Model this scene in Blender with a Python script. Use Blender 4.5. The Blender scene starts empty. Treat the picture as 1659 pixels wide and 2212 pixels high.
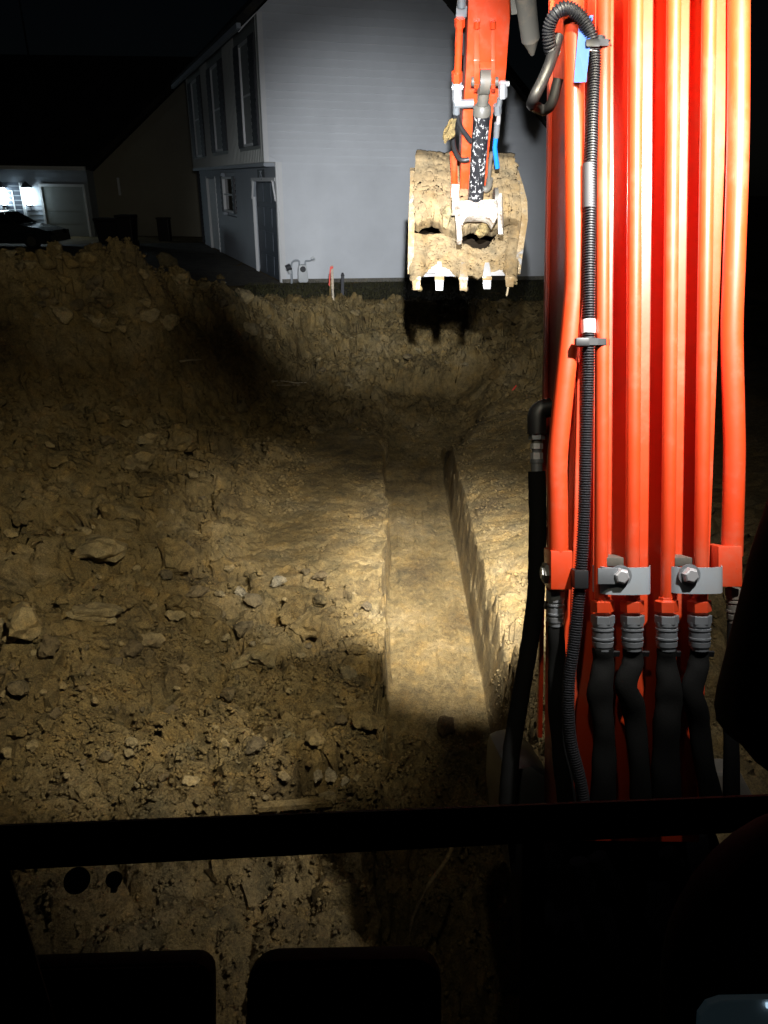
import bpy, bmesh, math, random, functools
import numpy as np
from mathutils import Vector, Matrix, Euler
from mathutils import noise as mnoise

random.seed(7)
RNG = np.random.default_rng(11)
SC = bpy.context.scene
COL = SC.collection
R = math.radians

# ------------------------------------------------------------------ camera
CAM = Vector((0.0, 0.0, 2.45))
PITCH, ROLL = R(24.5), R(0.75)
FOC, PCX, PCY = 1560.0, 829.5, 1106.0          # focal length and centre on a 1659 x 2212 sheet
cd = bpy.data.cameras.new('camera')
cam = bpy.data.objects.new('camera', cd)
COL.objects.link(cam)
cd.sensor_fit = 'VERTICAL'
cd.sensor_height = 36.0
cd.lens = 36.0 * FOC / 2212.0
cd.clip_start, cd.clip_end = 0.05, 600
CROT = Matrix.Rotation(math.pi / 2 - PITCH, 3, 'X') @ Matrix.Rotation(ROLL, 3, 'Z')
cam.location = CAM
cam.rotation_euler = CROT.to_euler()
SC.camera = cam

# ------------------------------------------------------------------ sky, moonlight, exposure
w = bpy.data.worlds.new('World')
SC.world = w
w.use_nodes = True
nt = w.node_tree
bg = nt.nodes['Background']
sky = nt.nodes.new('ShaderNodeTexSky')
sky.sky_type = 'NISHITA'
sky.sun_disc = False
sky.sun_elevation = R(35)
sky.sun_rotation = R(200)
nt.links.new(sky.outputs[0], bg.inputs[0])
bg.inputs[1].default_value = 0.00025
moon = bpy.data.lights.new('moon', 'SUN')
moon.energy = 0.006
moon.angle = R(0.5)
moon.color = (0.75, 0.85, 1.0)
mo = bpy.data.objects.new('moon', moon)
mo.rotation_euler = (R(50), 0, R(-30))
COL.objects.link(mo)
SC.view_settings.view_transform = 'Standard'
SC.view_settings.look = 'None'
SC.view_settings.exposure = 0.0
SC.view_settings.gamma = 1.0
SC.render.engine = 'CYCLES'
SC.cycles.use_denoising = True
SC.cycles.max_bounces = 6
SC.cycles.sample_clamp_indirect = 6.0

# ------------------------------------------------------------------ the machine's work lamps
def spot(name, loc, aim, power, cone, blend, color, radius=0.03):
    l = bpy.data.lights.new(name, 'SPOT')
    l.energy = power
    l.spot_size = R(cone)
    l.spot_blend = blend
    l.color = color
    l.shadow_soft_size = radius
    o = bpy.data.objects.new(name, l)
    o.location = loc
    d = Vector(aim) - Vector(loc)
    o.rotation_euler = d.to_track_quat('-Z', 'Y').to_euler()
    COL.objects.link(o)
    return o
BOOM_LAMP = (0.74, 2.27, 2.62)
CAB_LAMP = (0.76, 1.10, 3.12)
ROOF_LAMP = (0.07, 0.80, 3.02)
FLOOD_LAMP = (0.36, 0.84, 3.42)
LEFT_LAMP = (-0.35, 0.80, 3.02)
spot('boom_lamp_far_beam', BOOM_LAMP, (1.3, 14.5, -0.6), 1000, 40, 1.0, (1.0, 0.97, 0.90), 0.03)
spot('boom_lamp_near_beam', (0.74, 2.25, 2.56), (0.74, 6.5, -1.4), 7800, 34, 1.0, (1.0, 0.97, 0.95), 0.05)
spot('boom_lamp_side_beam', (0.70, 2.25, 2.56), (-0.65, 6.5, -1.0), 1900, 34, 1.0, (1.0, 0.96, 0.90), 0.05)
spot('cab_lamp_beam', CAB_LAMP, (0.50, 1.9, 2.40), 430, 98, 0.9, (1.0, 0.97, 0.93), 0.03)
spot('roof_lamp_far_beam', ROOF_LAMP, (-0.2, 20, 1.3), 8000, 30, 1.0, (0.93, 0.965, 1.0), 0.03)
spot('roof_lamp_wide_beam', ROOF_LAMP, (0.5, 20, 5.0), 850, 54, 1.0, (0.93, 0.965, 1.0), 0.03)
spot('roof_lamp_spill', ROOF_LAMP, (0.15, 2.5, -0.1), 22, 46, 1.0, (1.0, 0.91, 0.68), 0.03)
spot('roof_lamp_mid_beam', LEFT_LAMP, (0.78, 3.4, 2.65), 70, 58, 1.0, (1.0, 0.97, 0.92), 0.03)
spot('roof_lamp_left_beam', LEFT_LAMP, (-4.3, 11, 1.9), 560, 26, 1.0, (1.0, 0.93, 0.72), 0.03)
spot('roof_lamp_flood', FLOOD_LAMP, (-1.7, 5.0, -0.6), 980, 54, 1.0, (1.0, 0.91, 0.68), 0.03)

# ------------------------------------------------------------------ geometry helpers
RIGHT, UP, FWD = CROT @ Vector((1, 0, 0)), CROT @ Vector((0, 1, 0)), CROT @ Vector((0, 0, -1))
def ray(px, py):
    return FWD + RIGHT * ((px - PCX) / FOC) + UP * ((PCY - py) / FOC)
def D(px, py, d):                        # point seen at px,py at depth d along the view
    return CAM + ray(px, py) * d
def on_plane(px, py, p0, n):
    r = ray(px, py)
    return CAM + r * ((Vector(p0) - CAM).dot(n) / r.dot(n))
def on_ground(px, py, z=0.0):
    return on_plane(px, py, (0, 0, z), Vector((0, 0, 1)))
def pix(m, d):                           # size in metres of m sheet pixels at depth d
    return m * d / FOC

class MB:
    def __init__(s):
        s.v, s.f = [], []
    def add(s, vs, fs):
        n = len(s.v)
        s.v += [tuple(v) for v in vs]
        s.f += [tuple(i + n for i in f) for f in fs]
        return s
    def hexa(s, a):                      # 8 corners: bottom ring 0-3, top ring 4-7
        return s.add(a, [(3, 2, 1, 0), (4, 5, 6, 7), (0, 1, 5, 4), (1, 2, 6, 5), (2, 3, 7, 6), (3, 0, 4, 7)])
    def box(s, c, size, rot=None):
        c = Vector(c)
        h = Vector(size) / 2
        p = []
        for z in (-1, 1):
            for x, y in ((-1, -1), (1, -1), (1, 1), (-1, 1)):
                q = Vector((x * h.x, y * h.y, z * h.z))
                p.append(c + (rot @ q if rot else q))
        return s.hexa(p)
    def bar(s, a, b, wx, wy, up=(0, 0, 1)):
        a, b = Vector(a), Vector(b)
        t = (b - a).normalized()
        x = t.cross(Vector(up))
        if x.length < 1e-4:
            x = t.cross(Vector((1, 0, 0)))
        x.normalize()
        y = x.cross(t)
        p = []
        for q in (a, b):
            for sx, sy in ((-1, -1), (1, -1), (1, 1), (-1, 1)):
                p.append(q + x * (sx * wx / 2) + y * (sy * wy / 2))
        return s.hexa(p)
    def tube(s, pts, rad, n=14, cap=True, wob=0.0, flat=None):
        pts = [Vector(p) for p in pts]
        m = len(pts)
        rs = rad if isinstance(rad, (list, tuple)) else [rad] * m
        t0 = (pts[1] - pts[0]).normalized()
        x = t0.orthogonal().normalized()
        if flat is not None:
            x = Vector(flat) - t0 * Vector(flat).dot(t0)
            x.normalize()
        vs, fs = [], []
        for i, p in enumerate(pts):
            t = (pts[min(i + 1, m - 1)] - pts[max(i - 1, 0)]).normalized()
            x = (x - t * x.dot(t)).normalized()
            y = t.cross(x)
            for k in range(n):
                a = 2 * math.pi * k / n
                r = rs[i]
                rx, ry = r if isinstance(r, (list, tuple)) else (r, r)
                j = 1 + (random.uniform(-wob, wob) if wob else 0)
                vs.append(p + x * (math.cos(a) * rx * j) + y * (math.sin(a) * ry * j))
        for i in range(m - 1):
            for k in range(n):
                a, b = i * n + k, i * n + (k + 1) % n
                fs.append((a, b, b + n, a + n))
        if cap:
            fs.append(tuple(range(n - 1, -1, -1)))
            fs.append(tuple((m - 1) * n + k for k in range(n)))
        return s.add(vs, fs)
    def prism(s, poly, off):             # polygon of 3D points extruded by vector off
        off = Vector(off)
        n = len(poly)
        vs = [Vector(p) for p in poly] + [Vector(p) + off for p in poly]
        fs = [tuple(range(n - 1, -1, -1)), tuple(range(n, 2 * n))]
        fs += [(i, (i + 1) % n, n + (i + 1) % n, n + i) for i in range(n)]
        return s.add(vs, fs)
    def build(s, name, mat, parent=None, bevel=0.0, smooth=None, seg=2):
        me = bpy.data.meshes.new(name)
        me.from_pydata(s.v, [], s.f)
        bm = bmesh.new()
        bm.from_mesh(me)
        bmesh.ops.recalc_face_normals(bm, faces=bm.faces)
        if bevel:
            es = [e for e in bm.edges if len(e.link_faces) == 2 and e.calc_face_angle(0) > 0.5]
            bmesh.ops.bevel(bm, geom=es, offset=bevel, segments=seg, affect='EDGES', profile=0.6, clamp_overlap=True)
        bm.to_mesh(me)
        bm.free()
        if smooth is not None:
            me.shade_smooth()
            me.set_sharp_from_angle(angle=R(smooth))
        me.materials.append(mat)
        o = bpy.data.objects.new(name, me)
        COL.objects.link(o)
        if parent:
            o.parent = parent
        return o

def spline(pts, n=8):                    # Catmull-Rom through points
    P = [Vector(p) for p in pts]
    P = [P[0] * 2 - P[1]] + P + [P[-1] * 2 - P[-2]]
    out = []
    for i in range(1, len(P) - 2):
        for k in range(n):
            t = k / n
            a, b, c, d = P[i - 1], P[i], P[i + 1], P[i + 2]
            out.append(0.5 * ((2 * b) + (c - a) * t + (2 * a - 5 * b + 4 * c - d) * t * t + (3 * b - a - 3 * c + d) * t ** 3))
    out.append(P[-2])
    return out

def tag(o, label=None, cat=None, group=None, kind=None):
    if label: o['label'] = label
    if cat: o['category'] = cat
    if group: o['group'] = group
    if kind: o['kind'] = kind
    return o
def empty(name, loc, label, cat, group=None):
    o = bpy.data.objects.new(name, None)
    o.empty_display_size = 0.2
    COL.objects.link(o)
    o['origin_note'] = 0
    del o['origin_note']
    return tag(o, label, cat, group)

# ------------------------------------------------------------------ materials
def mat(name, base, rough=0.6, metal=0.0, spec=0.5):
    m = bpy.data.materials.new(name)
    m.use_nodes = True
    b = m.node_tree.nodes['Principled BSDF']
    b.inputs['Base Color'].default_value = (*base, 1)
    b.inputs['Roughness'].default_value = rough
    b.inputs['Metallic'].default_value = metal
    b.inputs['Specular IOR Level'].default_value = spec
    return m
def nodes(m):
    return m.node_tree.nodes, m.node_tree.links, m.node_tree.nodes['Principled BSDF']
def noise(m, scale, detail=5, rough=0.6, vec=None, stretch=None):
    N, L, B = nodes(m)
    n = N.new('ShaderNodeTexNoise')
    n.inputs['Scale'].default_value = scale
    n.inputs['Detail'].default_value = detail
    n.inputs['Roughness'].default_value = rough
    if vec == 'world':
        tc = N.new('ShaderNodeNewGeometry')
        src = tc.outputs['Position']
    else:
        tc = N.new('ShaderNodeTexCoord')
        src = tc.outputs['Object']
    if stretch:
        mp = N.new('ShaderNodeMapping')
        mp.inputs['Scale'].default_value = stretch
        L.new(src, mp.inputs[0])
        src = mp.outputs[0]
    L.new(src, n.inputs['Vector'])
    return n
def ramp(m, src, stops):
    N, L, B = nodes(m)
    r = N.new('ShaderNodeValToRGB')
    e = r.color_ramp.elements
    while len(e) < len(stops):
        e.new(0.5)
    for k, (p, c) in enumerate(stops):
        e[k].position = p
        e[k].color = (*c, 1) if len(c) == 3 else c
    L.new(src, r.inputs[0])
    return r.outputs[0]
def mixc(m, fac, a, b, mode='MIX'):
    N, L, B = nodes(m)
    x = N.new('ShaderNodeMix')
    x.data_type = 'RGBA'
    x.blend_type = mode
    for s, v in ((x.inputs[0], fac), (x.inputs[6], a), (x.inputs[7], b)):
        if hasattr(v, 'is_output'):
            L.new(v, s)
        elif isinstance(v, (int, float)):
            s.default_value = v
        else:
            s.default_value = (*v, 1)
    return x.outputs[2]
def bump(m, src, strength, dist, prev=None):
    N, L, B = nodes(m)
    b = N.new('ShaderNodeBump')
    b.inputs['Strength'].default_value = strength
    b.inputs['Distance'].default_value = dist
    L.new(src, b.inputs['Height'])
    if prev:
        L.new(prev, b.inputs['Normal'])
    return b.outputs[0]

def soil_mat(name, tints, fine=1.0, wet=0.85, grit=0.85):
    m = mat(name, tints[1], wet, 0, 0.25)
    N, L, B = nodes(m)
    n1 = noise(m, 1.3, 6, 0.65, 'world')
    n2 = noise(m, 17, 6, 0.7, 'world')
    n3 = noise(m, 95, 5, 0.75, 'world')
    c1 = ramp(m, n1.outputs[0], [(0.3, tints[0]), (0.5, tints[1]), (0.72, tints[2])])
    c2 = ramp(m, n2.outputs[0], [(0.28, (0.42, 0.40, 0.38)), (0.5, (0.9, 0.9, 0.9)), (0.75, (1.3, 1.28, 1.22))])
    c = mixc(m, 0.8, c1, c2, 'MULTIPLY')
    c3 = ramp(m, n3.outputs[0], [(0.32, (0.35, 0.33, 0.31)), (0.5, (0.95, 0.95, 0.93)), (0.66, (1.5, 1.47, 1.4)), (0.75, (2.2, 2.15, 2.05))])
    c = mixc(m, grit, c, c3, 'MULTIPLY')
    n4 = noise(m, 4.5, 5, 0.7, 'world')
    c4 = ramp(m, n4.outputs[0], [(0.33, (0.52, 0.58, 0.66)), (0.47, (0.95, 0.96, 0.98)), (0.55, (1.02, 1.0, 0.96)), (0.68, (1.3, 1.16, 0.9))])
    c = mixc(m, 0.8, c, c4, 'MULTIPLY')
    L.new(c, B.inputs['Base Color'])
    b1 = bump(m, n2.outputs[0], 0.9 * fine, 0.03)
    b2 = bump(m, n3.outputs[0], 0.8 * fine, 0.008, b1)
    L.new(b2, B.inputs['Normal'])
    return m

M = {}
M['soil'] = soil_mat('soil', [(0.090, 0.066, 0.032), (0.205, 0.147, 0.060), (0.28, 0.213, 0.110)], 1.3)
M['clod'] = soil_mat('clod', [(0.115, 0.082, 0.038), (0.225, 0.161, 0.066), (0.30, 0.232, 0.12)], 1.2)
M['clay'] = soil_mat('bucket_clay', [(0.14, 0.097, 0.050), (0.195, 0.14, 0.074), (0.235, 0.176, 0.10)], 0.35, 0.85, 0.3)
M['pale_rock'] = soil_mat('pale_rock', [(0.17, 0.137, 0.083), (0.24, 0.20, 0.13), (0.34, 0.295, 0.21)], 0.6)
M['dark_clod'] = soil_mat('dark_clod', [(0.06, 0.04, 0.02), (0.10, 0.065, 0.03), (0.13, 0.09, 0.045)])
M['lawn'] = soil_mat('lawn_soil', [(0.03, 0.028, 0.012), (0.042, 0.038, 0.016), (0.07, 0.055, 0.026)])
M['grass'] = mat('grass', (0.045, 0.042, 0.016), 0.8, 0, 0.2)
M['concrete'] = soil_mat('concrete', [(0.12, 0.11, 0.095), (0.17, 0.16, 0.14), (0.22, 0.21, 0.19)], 0.3)

def paint(name, base, rough=0.33, dirt=0.35):
    m = mat(name, base, rough, 0, 0.5)
    N, L, B = nodes(m)
    n1 = noise(m, 6, 8, 0.72)
    n2 = noise(m, 90, 5, 0.75)
    d = ramp(m, n1.outputs[0], [(0.52, (0, 0, 0)), (0.80, (dirt, dirt, dirt))])
    c = mixc(m, d, base, (0.30, 0.21, 0.13))
    s = ramp(m, n2.outputs[0], [(0.66, (0, 0, 0)), (0.74, (0.6, 0.6, 0.6))])
    c = mixc(m, s, c, tuple(x * 0.45 for x in base))
    L.new(c, B.inputs['Base Color'])
    r = ramp(m, n1.outputs[0], [(0.35, (rough,) * 3), (0.75, (min(1, rough + 0.3),) * 3)])
    L.new(r, B.inputs['Roughness'])
    L.new(bump(m, n2.outputs[0], 0.12, 0.002), B.inputs['Normal'])
    return m
M['orange'] = paint('orange_paint', (0.60, 0.048, 0.007), 0.42)
_b = nodes(M['orange'])[2]
_b.inputs['Coat Weight'].default_value = 0.8
_b.inputs['Coat Roughness'].default_value = 0.24
M['steel'] = paint('zinc_steel', (0.22, 0.235, 0.25), 0.42, 0.55)
M['steel'].node_tree.nodes['Principled BSDF'].inputs['Metallic'].default_value = 0.55
M['zinc'] = paint('zinc_plate', (0.29, 0.32, 0.345), 0.4, 0.3)
M['bright_steel'] = paint('bright_steel', (0.52, 0.52, 0.53), 0.34, 0.5)
M['bright_steel'].node_tree.nodes['Principled BSDF'].inputs['Metallic'].default_value = 0.5
M['dark_steel'] = paint('greasy_dark_steel', (0.085, 0.078, 0.065), 0.4, 0.5)
M['rubber'] = mat('black_rubber', (0.012, 0.012, 0.013), 0.5)
M['loom'] = mat('grey_corrugated_plastic', (0.016, 0.016, 0.019), 0.5)
M['cloth'] = mat('black_woven_sleeve', (0.007, 0.007, 0.0065), 0.85, 0, 0.12)
_n = noise(M['cloth'], 260, 3, 0.6)
nodes(M['cloth'])[1].new(bump(M['cloth'], _n.outputs[0], 0.4, 0.002), nodes(M['cloth'])[2].inputs['Normal'])
M['cab'] = mat('cab_black', (0.003, 0.003, 0.004), 0.7, 0, 0.04)
M['blue'] = mat('blue_hose', (0.01, 0.16, 0.55), 0.4)
M['label'] = mat('white_label', (0.8, 0.78, 0.78), 0.5)
M['print'] = mat('label_print', (0.05, 0.05, 0.06), 0.6)

# worn white thumb: bare scraped steel with rust and clay
m = mat('scraped_steel', (0.75, 0.72, 0.68), 0.4, 0.25)
N, L, B = nodes(m)
n1 = noise(m, 14, 8, 0.75)
n2 = noise(m, 55, 6, 0.7)
c = ramp(m, n1.outputs[0], [(0.38, (0.14, 0.10, 0.075)), (0.47, (0.42, 0.35, 0.29)), (0.56, (0.66, 0.64, 0.61))])
L.new(mixc(m, ramp(m, n2.outputs[0], [(0.56, (0, 0, 0)), (0.66, (0.8, 0.8, 0.8))]), c, (0.34, 0.24, 0.13)), B.inputs['Base Color'])
L.new(bump(m, n1.outputs[0], 0.4, 0.01), B.inputs['Normal'])
M['scraped'] = m
M['hollow'] = mat('cavity_shade', (0.022, 0.015, 0.009), 0.9, 0, 0.1)  # shade of the bucket cavities painted as a near-black shell colour
# cylinder barrel: black with scratches and light splatter
m = mat('splattered_black', (0.012, 0.012, 0.014), 0.35)
N, L, B = nodes(m)
n1 = noise(m, 19, 4, 0.6, stretch=(1.6, 1.0, 0.55))
n2 = noise(m, 30, 4, 0.8, stretch=(0.7, 1.0, 1.2))
a = ramp(m, n1.outputs[0], [(0.465, (0, 0, 0)), (0.488, (1, 1, 1)), (0.512, (1, 1, 1)), (0.535, (0, 0, 0))])
b = ramp(m, n2.outputs[0], [(0.50, (0, 0, 0)), (0.56, (1, 1, 1))])
k = mixc(m, 1.0, a, b, 'MULTIPLY')
L.new(mixc(m, k, (0.012, 0.012, 0.014), (0.75, 0.74, 0.72)), B.inputs['Base Color'])
M['splatter'] = m
# bucket steel: scraped grey under clay
m = mat('bucket_steel', (0.45, 0.45, 0.46), 0.4, 0.4)
N, L, B = nodes(m)
n1 = noise(m, 9, 8, 0.7)
c = ramp(m, n1.outputs[0], [(0.36, (0.45, 0.45, 0.46)), (0.44, (0.32, 0.24, 0.14)), (0.6, (0.28, 0.19, 0.09))])
L.new(c, B.inputs['Base Color'])
L.new(ramp(m, n1.outputs[0], [(0.42, (0, 0, 0)), (0.52, (1, 1, 1))]), B.inputs['Roughness'])
L.new(bump(m, n1.outputs[0], 0.5, 0.02), B.inputs['Normal'])
M['bucket'] = m

def siding_mat(name, base, d=0.3):
    m = mat(name, base, 0.55, 0, 0.35)
    N, L, B = nodes(m)
    n1 = noise(m, 0.9, 5, 0.6)
    n2 = noise(m, 30, 4, 0.6, stretch=(0.15, 0.15, 1))
    c = mixc(m, ramp(m, n1.outputs[0], [(0.35, (0, 0, 0)), (0.75, (d, d, d))]), base, tuple(x * 0.55 for x in base))
    L.new(c, B.inputs['Base Color'])
    L.new(bump(m, n2.outputs[0], 0.15, 0.004), B.inputs['Normal'])
    return m
M['siding'] = siding_mat('grey_vinyl_siding', (0.66, 0.68, 0.71))
M['trim'] = siding_mat('white_trim', (0.74, 0.74, 0.74))
M['facade'] = siding_mat('blue_grey_siding', (0.36, 0.39, 0.43))
M['panel'] = siding_mat('olive_grey_panel', (0.30, 0.31, 0.29))
M['tan_wall'] = siding_mat('tan_siding', (0.30, 0.27, 0.20))
M['shingle'] = soil_mat('roof_shingle', [(0.02, 0.02, 0.02), (0.035, 0.033, 0.03), (0.05, 0.048, 0.045)], 0.5)
M['shutter'] = mat('dark_shutter', (0.025, 0.025, 0.03), 0.6)
M['garage'] = siding_mat('blue_grey_door', (0.07, 0.085, 0.11))
M['glass'] = mat('dark_window_glass', (0.01, 0.012, 0.015), 0.08, 0, 0.6)
M['meter'] = mat('meter_grey', (0.55, 0.57, 0.58), 0.45)
M['pipe'] = mat('painted_pipe', (0.34, 0.37, 0.40), 0.5)
M['wood'] = soil_mat('pale_lath', [(0.5, 0.4, 0.3), (0.62, 0.53, 0.42), (0.7, 0.62, 0.5)], 0.2)
M['ribbon'] = mat('red_ribbon', (0.7, 0.05, 0.03), 0.5)
M['root'] = mat('pale_root', (0.42, 0.34, 0.22), 0.8)
M['straw'] = soil_mat('dry_straw', [(0.10, 0.07, 0.04), (0.2, 0.15, 0.08), (0.3, 0.23, 0.13)], 0.3)
M['car'] = mat('car_paint', (0.03, 0.036, 0.038), 0.18, 0.3)
M['bin'] = mat('bin_plastic', (0.012, 0.008, 0.007), 0.5)
def emit(name, color, s):
    m = mat(name, (0.5, 0.5, 0.5))
    b = m.node_tree.nodes['Principled BSDF']
    b.inputs['Emission Color'].default_value = (*color, 1)
    b.inputs['Emission Strength'].default_value = s
    return m
M['lantern'] = emit('lit_lantern_glass', (0.75, 0.92, 1.0), 20)
M['lens'] = emit('lamp_lens', (1.0, 0.97, 0.9), 6)

# ------------------------------------------------------------------ noise in numpy
def _h(ix, iy, s):
    v = np.sin(ix * 127.1 + iy * 311.7 + s * 74.7) * 43758.5453
    return v - np.floor(v)
def vnoise(x, y, s=0):
    ix, iy = np.floor(x), np.floor(y)
    fx, fy = x - ix, y - iy
    fx, fy = fx * fx * (3 - 2 * fx), fy * fy * (3 - 2 * fy)
    return ((_h(ix, iy, s) * (1 - fx) + _h(ix + 1, iy, s) * fx) * (1 - fy)
            + (_h(ix, iy + 1, s) * (1 - fx) + _h(ix + 1, iy + 1, s) * fx) * fy)
def fbm(x, y, s=0, o=5):
    t, a = 0, 0.5
    for k in range(o):
        t = t + a * (vnoise(x, y, s + k) - 0.5)
        x, y, a = x * 2.03, y * 2.03, a * 0.5
    return t
def slabs(x, y, s):                       # tilted plates with cracks between
    ix, iy = np.floor(x), np.floor(y)
    d1 = np.full(x.shape, 9.0)
    d2 = np.full(x.shape, 9.0)
    hh = np.zeros(x.shape)
    for i in (-1, 0, 1):
        for j in (-1, 0, 1):
            cx, cy = ix + i, iy + j
            px, py = cx + _h(cx, cy, s), cy + _h(cx, cy, s + 1)
            dx, dy = x - px, y - py
            d = np.sqrt(dx * dx + dy * dy)
            v = _h(cx, cy, s + 2) + dx * (_h(cx, cy, s + 3) - 0.5) * 1.6 + dy * (_h(cx, cy, s + 4) - 0.5) * 1.6
            near = d < d1
            d2 = np.where(near, d1, np.minimum(d2, d))
            hh = np.where(near, v, hh)
            d1 = np.where(near, d, d1)
    return hh - 0.5 - 0.5 * np.clip(1 - (d2 - d1) / 0.18, 0, 1)
def cracks(x, y, s):
    ix, iy = np.floor(x), np.floor(y)
    d1 = np.full(x.shape, 9.0)
    d2 = np.full(x.shape, 9.0)
    for i in (-1, 0, 1):
        for j in (-1, 0, 1):
            cx, cy = ix + i, iy + j
            d = np.hypot(x - cx - _h(cx, cy, s), y - cy - _h(cx, cy, s + 1))
            d2 = np.minimum(d2, np.maximum(d1, d))
            d1 = np.minimum(d1, d)
    return np.clip(1 - (d2 - d1) / 0.09, 0, 1)
def sstep(a, b, x):
    t = np.clip((x - a) / (b - a), 0, 1)
    return t * t * (3 - 2 * t)

# ridge of spoil behind the pit: crest points seen from the seat
RIDGE = [tuple(D(px, py, 1)) for px, py in ()]
def crest(px, py, Y):
    r = ray(px, py)
    return CAM + r * (Y / r.y)
CREST = [crest(*a) for a in ((-260, 560, 8.6), (0, 545, 9.3), (130, 556, 9.8), (255, 545, 10.4), (335, 590, 11.0), (440, 615, 12.0),
                             (550, 668, 13.2), (640, 676, 14.4), (735, 655, 15.6), (800, 676, 16.4), (900, 690, 16.9), (1060, 690, 16.7), (1200, 684, 16.6), (1500, 690, 16.6))]
def height(X, Y, detail=True):
    # broad shape of the dug-out ground
    zy = np.interp(Y, [0, 2.2, 2.9, 3.6, 4.6, 6, 9.5, 11.5, 13.2, 14.8, 16.6, 17.3, 400],
                   [0.0, -0.05, -0.25, -0.62, -0.92, -1.02, -1.05, -1.02, -0.72, -0.35, -0.02, 0, 0])
    far = 1 - sstep(12.5, 16.5, Y)
    left = np.clip(-1.35 - X, 0, 9)
    z = zy + far * np.where(left < 3.2, left * 0.36, 3.2 * 0.36 + (left - 3.2) * 0.12) * sstep(1.5, 4.0, Y)
    right = np.clip(X - 1.0, 0, 12)
    rs = sstep(3.2, 5, Y) * far
    z = z + rs * (np.where(X > 0.5, 0.06, 0.0) + np.clip(right * 0.30, 0, 1.1))
    z = np.minimum(z, 0.25 + 0 * z)
    z = z + 0.30 * np.exp(-((Y - 13.0 - 0.5 * fbm(X * 0.9, X * 0, 17)) / 0.42) ** 2) * sstep(-3.2, -1.5, X) * (1 - sstep(3.5, 5, X)) * (0.6 + 1.6 * fbm(X * 1.4, X * 0 + 2, 18))
    # spoil ridge
    best = np.full(X.shape, -9.0)
    for a, b in zip(CREST[:-1], CREST[1:]):
        ax, ay, az = a
        dx, dy = b.x - ax, b.y - ay
        t = np.clip(((X - ax) * dx + (Y - ay) * dy) / (dx * dx + dy * dy), 0, 1)
        d = np.hypot(X - ax - t * dx, Y - ay - t * dy)
        top = az + t * (b.z - az)
        wd = 0.5 + 0.62 * np.clip(top, 0, 2)
        best = np.maximum(best, z + np.clip(top - z, 0, 5) * (1 - sstep(0.05, 1.0, d / wd)))
    z = np.maximum(z, best)
    # the trench and its ends
    wl = 0.16 * fbm(Y * 1.1, Y * 0, 5) + 0.12 * fbm(Y * 6, Y * 0, 6)
    tx0 = 0.022 + wl
    tx1 = 0.90 + 0.05 * fbm(Y * 0.9, Y * 0, 9)
    inx = sstep(tx0 - 0.02, tx0 + 0.012, X) * (1 - sstep(tx1, tx1 + 0.085, X))
    floor = np.interp(Y, [3.1, 4.45, 10.2, 10.35, 12.6, 13.0], [-0.42, -1.68, -1.66, -1.55, -1.0, 0.5])
    widen = sstep(10.0, 12.0, Y) * 0.6
    inx2 = np.maximum(inx, sstep(tx0 - 0.2 - widen * 0.1, tx0 + 0.1, X) * (1 - sstep(tx1 + widen * 0.6, tx1 + 0.5 + widen, X)) * sstep(9.6, 11.2, Y))
    z0 = z
    z = np.where(floor < z, z * (1 - inx2) + np.minimum(floor, z) * inx2, z)
    intr = np.clip((z0 - z) / 0.5, 0, 1)
    if not detail:
        return z
    # roughness
    wall = sstep(0.02, 0.2, inx) * (1 - sstep(0.8, 0.98, inx)) * (X > 0.5) * sstep(4, 5, Y) * (1 - sstep(10, 11, Y))
    bench = sstep(-1.75, -1.2, X + 0.35 * fbm(Y * 0.8, X * 0.8, 3)) * sstep(5.6, 6.6, Y + 0.5 * fbm(X, Y, 4)) * (1 - sstep(10.5, 12, Y))
    rough = np.clip(1 - 0.86 * bench, 0.1, 1) * (1 - 0.95 * np.clip(intr, 0, 1) * sstep(4.4, 4.9, Y))
    rough = np.where(Y > 16.9, rough * (1 - 0.8 * sstep(16.9, 17.6, Y)), rough)
    rough = rough * sstep(0.6, 1.5, Y)
    rough = rough * np.where((X < -12) | (X > 12), 0.2, 1)
    gx, gy = X + 0.12 * fbm(X * 2, Y * 2, 21), Y + 0.12 * fbm(X * 2, Y * 2, 22)
    z = z + rough * (0.18 * fbm(X * 1.1, Y * 1.1, 1) + 0.19 * slabs(gx * 1.7, gy * 2.2, 31) + 0.10 * slabs(gx * 4.2, gy * 5.2, 41)
                     + 0.022 * slabs(gx * 11, gy * 12, 51) + 0.05 * fbm(X * 7, Y * 7, 61))
    crumb = (1 - sstep(4.6, 6.0, Y)) * sstep(-2.6, -1.0, X) * rough
    z = z + crumb * (0.05 * np.abs(fbm(X * 9, Y * 9, 71)) * 2 + 0.035 * slabs(X * 17, Y * 17, 81))
    z = z + rough * 0.05 * slabs(gx * 7, gy * 7, 87) * sstep(9, 10.5, Y)
    z = z + 0.012 * fbm(X * 14, Y * 14, 91) + 0.010 * bench * slabs(gx * 9, gy * 9, 95)
    st = fbm(X * 55 + 3 * fbm(Y * 1.5, X, 7), Y * 1.1, 101, 4) + 0.6 * fbm(X * 30, Y * 5, 111, 3)
    z = z + wall * 0.55 * st
    z = z + intr * (1 - wall) * (0.055 * fbm(X * 22, Y * 0.5, 121, 4) + 0.010 * np.cos(X * 32) + 0.02 * fbm(X * 3, Y * 2.5, 131) + 0.006 * slabs(X * 9, Y * 7, 141)) * (Y < 10.3)
    return z
def hz(x, y, detail=True):
    return float(height(np.array([float(x)]), np.array([float(y)]), detail)[0])

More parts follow.
